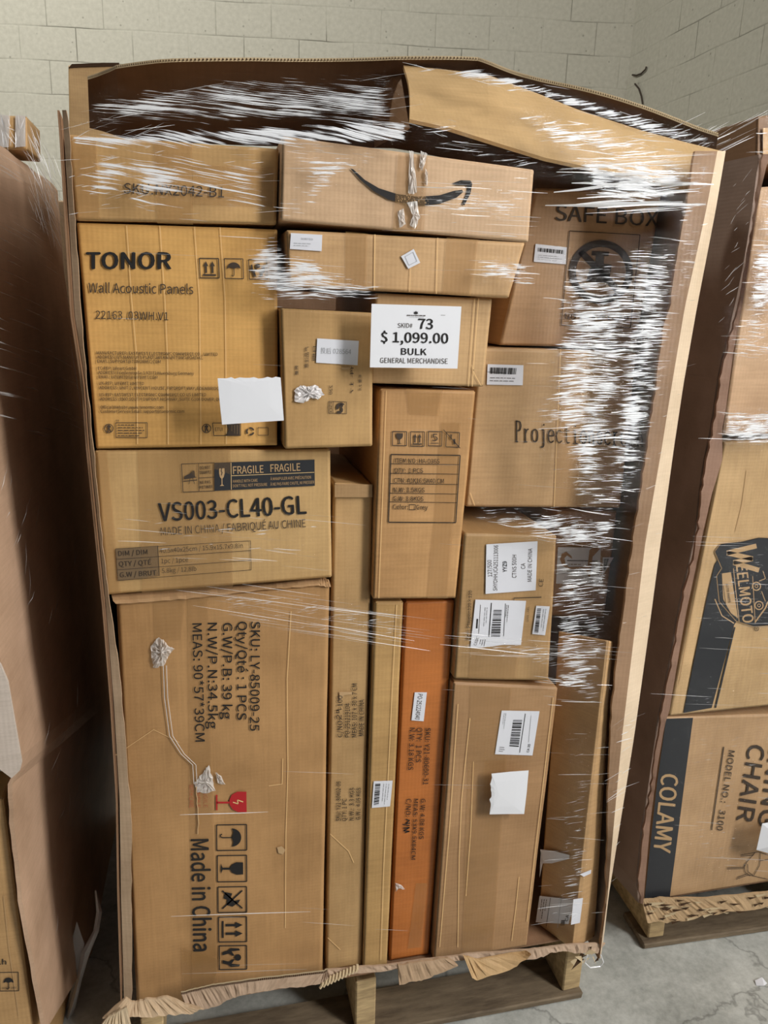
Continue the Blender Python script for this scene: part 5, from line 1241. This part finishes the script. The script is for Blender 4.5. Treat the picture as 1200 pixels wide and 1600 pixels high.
for i in range(70):
    x = rr.uniform(48, 92); y = 190+(x-48)*1.7+rr.uniform(0, 130); pleat(M, lambda a, b: on_y(a, b, .46), x, y, rr.uniform(14, 60), rr.uniform(.6, 2.0), math.radians(rr.gauss(72, 8)), rr.choice([PLEAT, PLEATDIM]), rr)
lwrap = wrap_root((-.25, .4, .1), M); tag(lwrap, 'loose dim stretch wrap over the left load with a hanging tail', 'stretch wrap')
M = Mesher()
tail = [(150, 1392), (155, 1425), (150, 1455), (133, 1490), (124, 1530), (114, 1570), (103, 1606)]; wds = [4, 9, 9, 14, 8, 10, 12]
rows = [[on_y(x-w_/2, y, .20), on_y(x, y-1, .185), on_y(x+w_/2, y, .205)] for (x, y), w_ in zip(tail, wds)]
M.sheet(rows, .0006, (0, 1, 0), PLEAT)
M.sheet([[on_y(x, y, .21), on_y(x2, y2, .20)] for (x, y), (x2, y2) in (((112, 1470), (120, 1440)), ((110, 1500), (132, 1475)), ((112, 1540), (124, 1520)), ((104, 1580), (114, 1560)))], .0006, (0, 1, 0), PLEATDIM)
M.done('film_tail', lwrap)

# right wrap
M = Mesher(); rr = random.Random(6)
def rpos(x, y): return on_y(x, y, YR-.030)
zone(M, [(1172, 380), (1240, 370), (1240, 480), (1160, 480)], 110, (8, 60), (.8, 3.0), 2, 5, [PLEAT, PLEAT, PLEATDIM], rr, rpos)
zone(M, [(1180, 300), (1240, 300), (1240, 380), (1172, 380)], 90, (6, 40), (.8, 2.6), 10, 20, [PLEAT, PLEATDIM], rr, rpos)
zone(M, [(1150, 480), (1240, 480), (1240, 560), (1140, 560)], 26, (14, 70), (.8, 2.2), 2, 4, [PLEAT, PLEATDIM], rr, rpos)
zone(M, [(1135, 640), (1240, 640), (1240, 690), (1125, 690)], 60, (12, 70), (.8, 3.2), 2, 8, [PLEAT, PLEAT, PLEATDIM], rr, rpos)
zone(M, [(1100, 835), (1240, 835), (1240, 1110), (1060, 1110)], 60, (16, 110), (.6, 1.7), 2, 2, [PLEAT, PLEATDIM, PLEATDIM], rr, rpos)
zone(M, [(1040, 1120), (1240, 1120), (1240, 1390), (1015, 1400)], 70, (16, 120), (.4, 1.3), 3, 2, [PLEATDIM, PLEATDIM, PLEAT], rr, rpos)
zone(M, [(1150, 250), (1186, 250), (1150, 480), (1120, 560)], 40, (6, 26), (.5, 1.4), -50, 20, [PLEATDIM], rr, rpos)
zone(M, [(1186, 180), (1240, 170), (1240, 236), (1186, 240)], 50, (10, 50), (.8, 2.6), 4, 20, [PLEAT, PLEATDIM], rr, lambda x, y: on_y(x, y, YR+.03))
wrap = wrap_root((1.3, .09, .2), M)
creased('film_sheet', [([(1165, 372), (1260, 360), (1260, 500), (1150, 500)], 1.03, 26), ([(1180, 290), (1260, 285), (1260, 390), (1165, 390)], .9, 30), ([(1130, 470), (1260, 470), (1260, 580), (1125, 580)], .68, 30), ([(1122, 630), (1260, 630), (1260, 705), (1116, 705)], 1.0, 20), ([(1095, 825), (1260, 825), (1260, 1000), (1070, 1000)], .48, 40), ([(1040, 1040), (1260, 1030), (1260, 1390), (1010, 1400)], .40, 50), ([(1186, 170), (1260, 160), (1260, 240), (1186, 244)], .85, 20)], WRAP, rpos, wrap)
tag(wrap, 'clear stretch wrap with bright creases round the right load', 'stretch wrap')
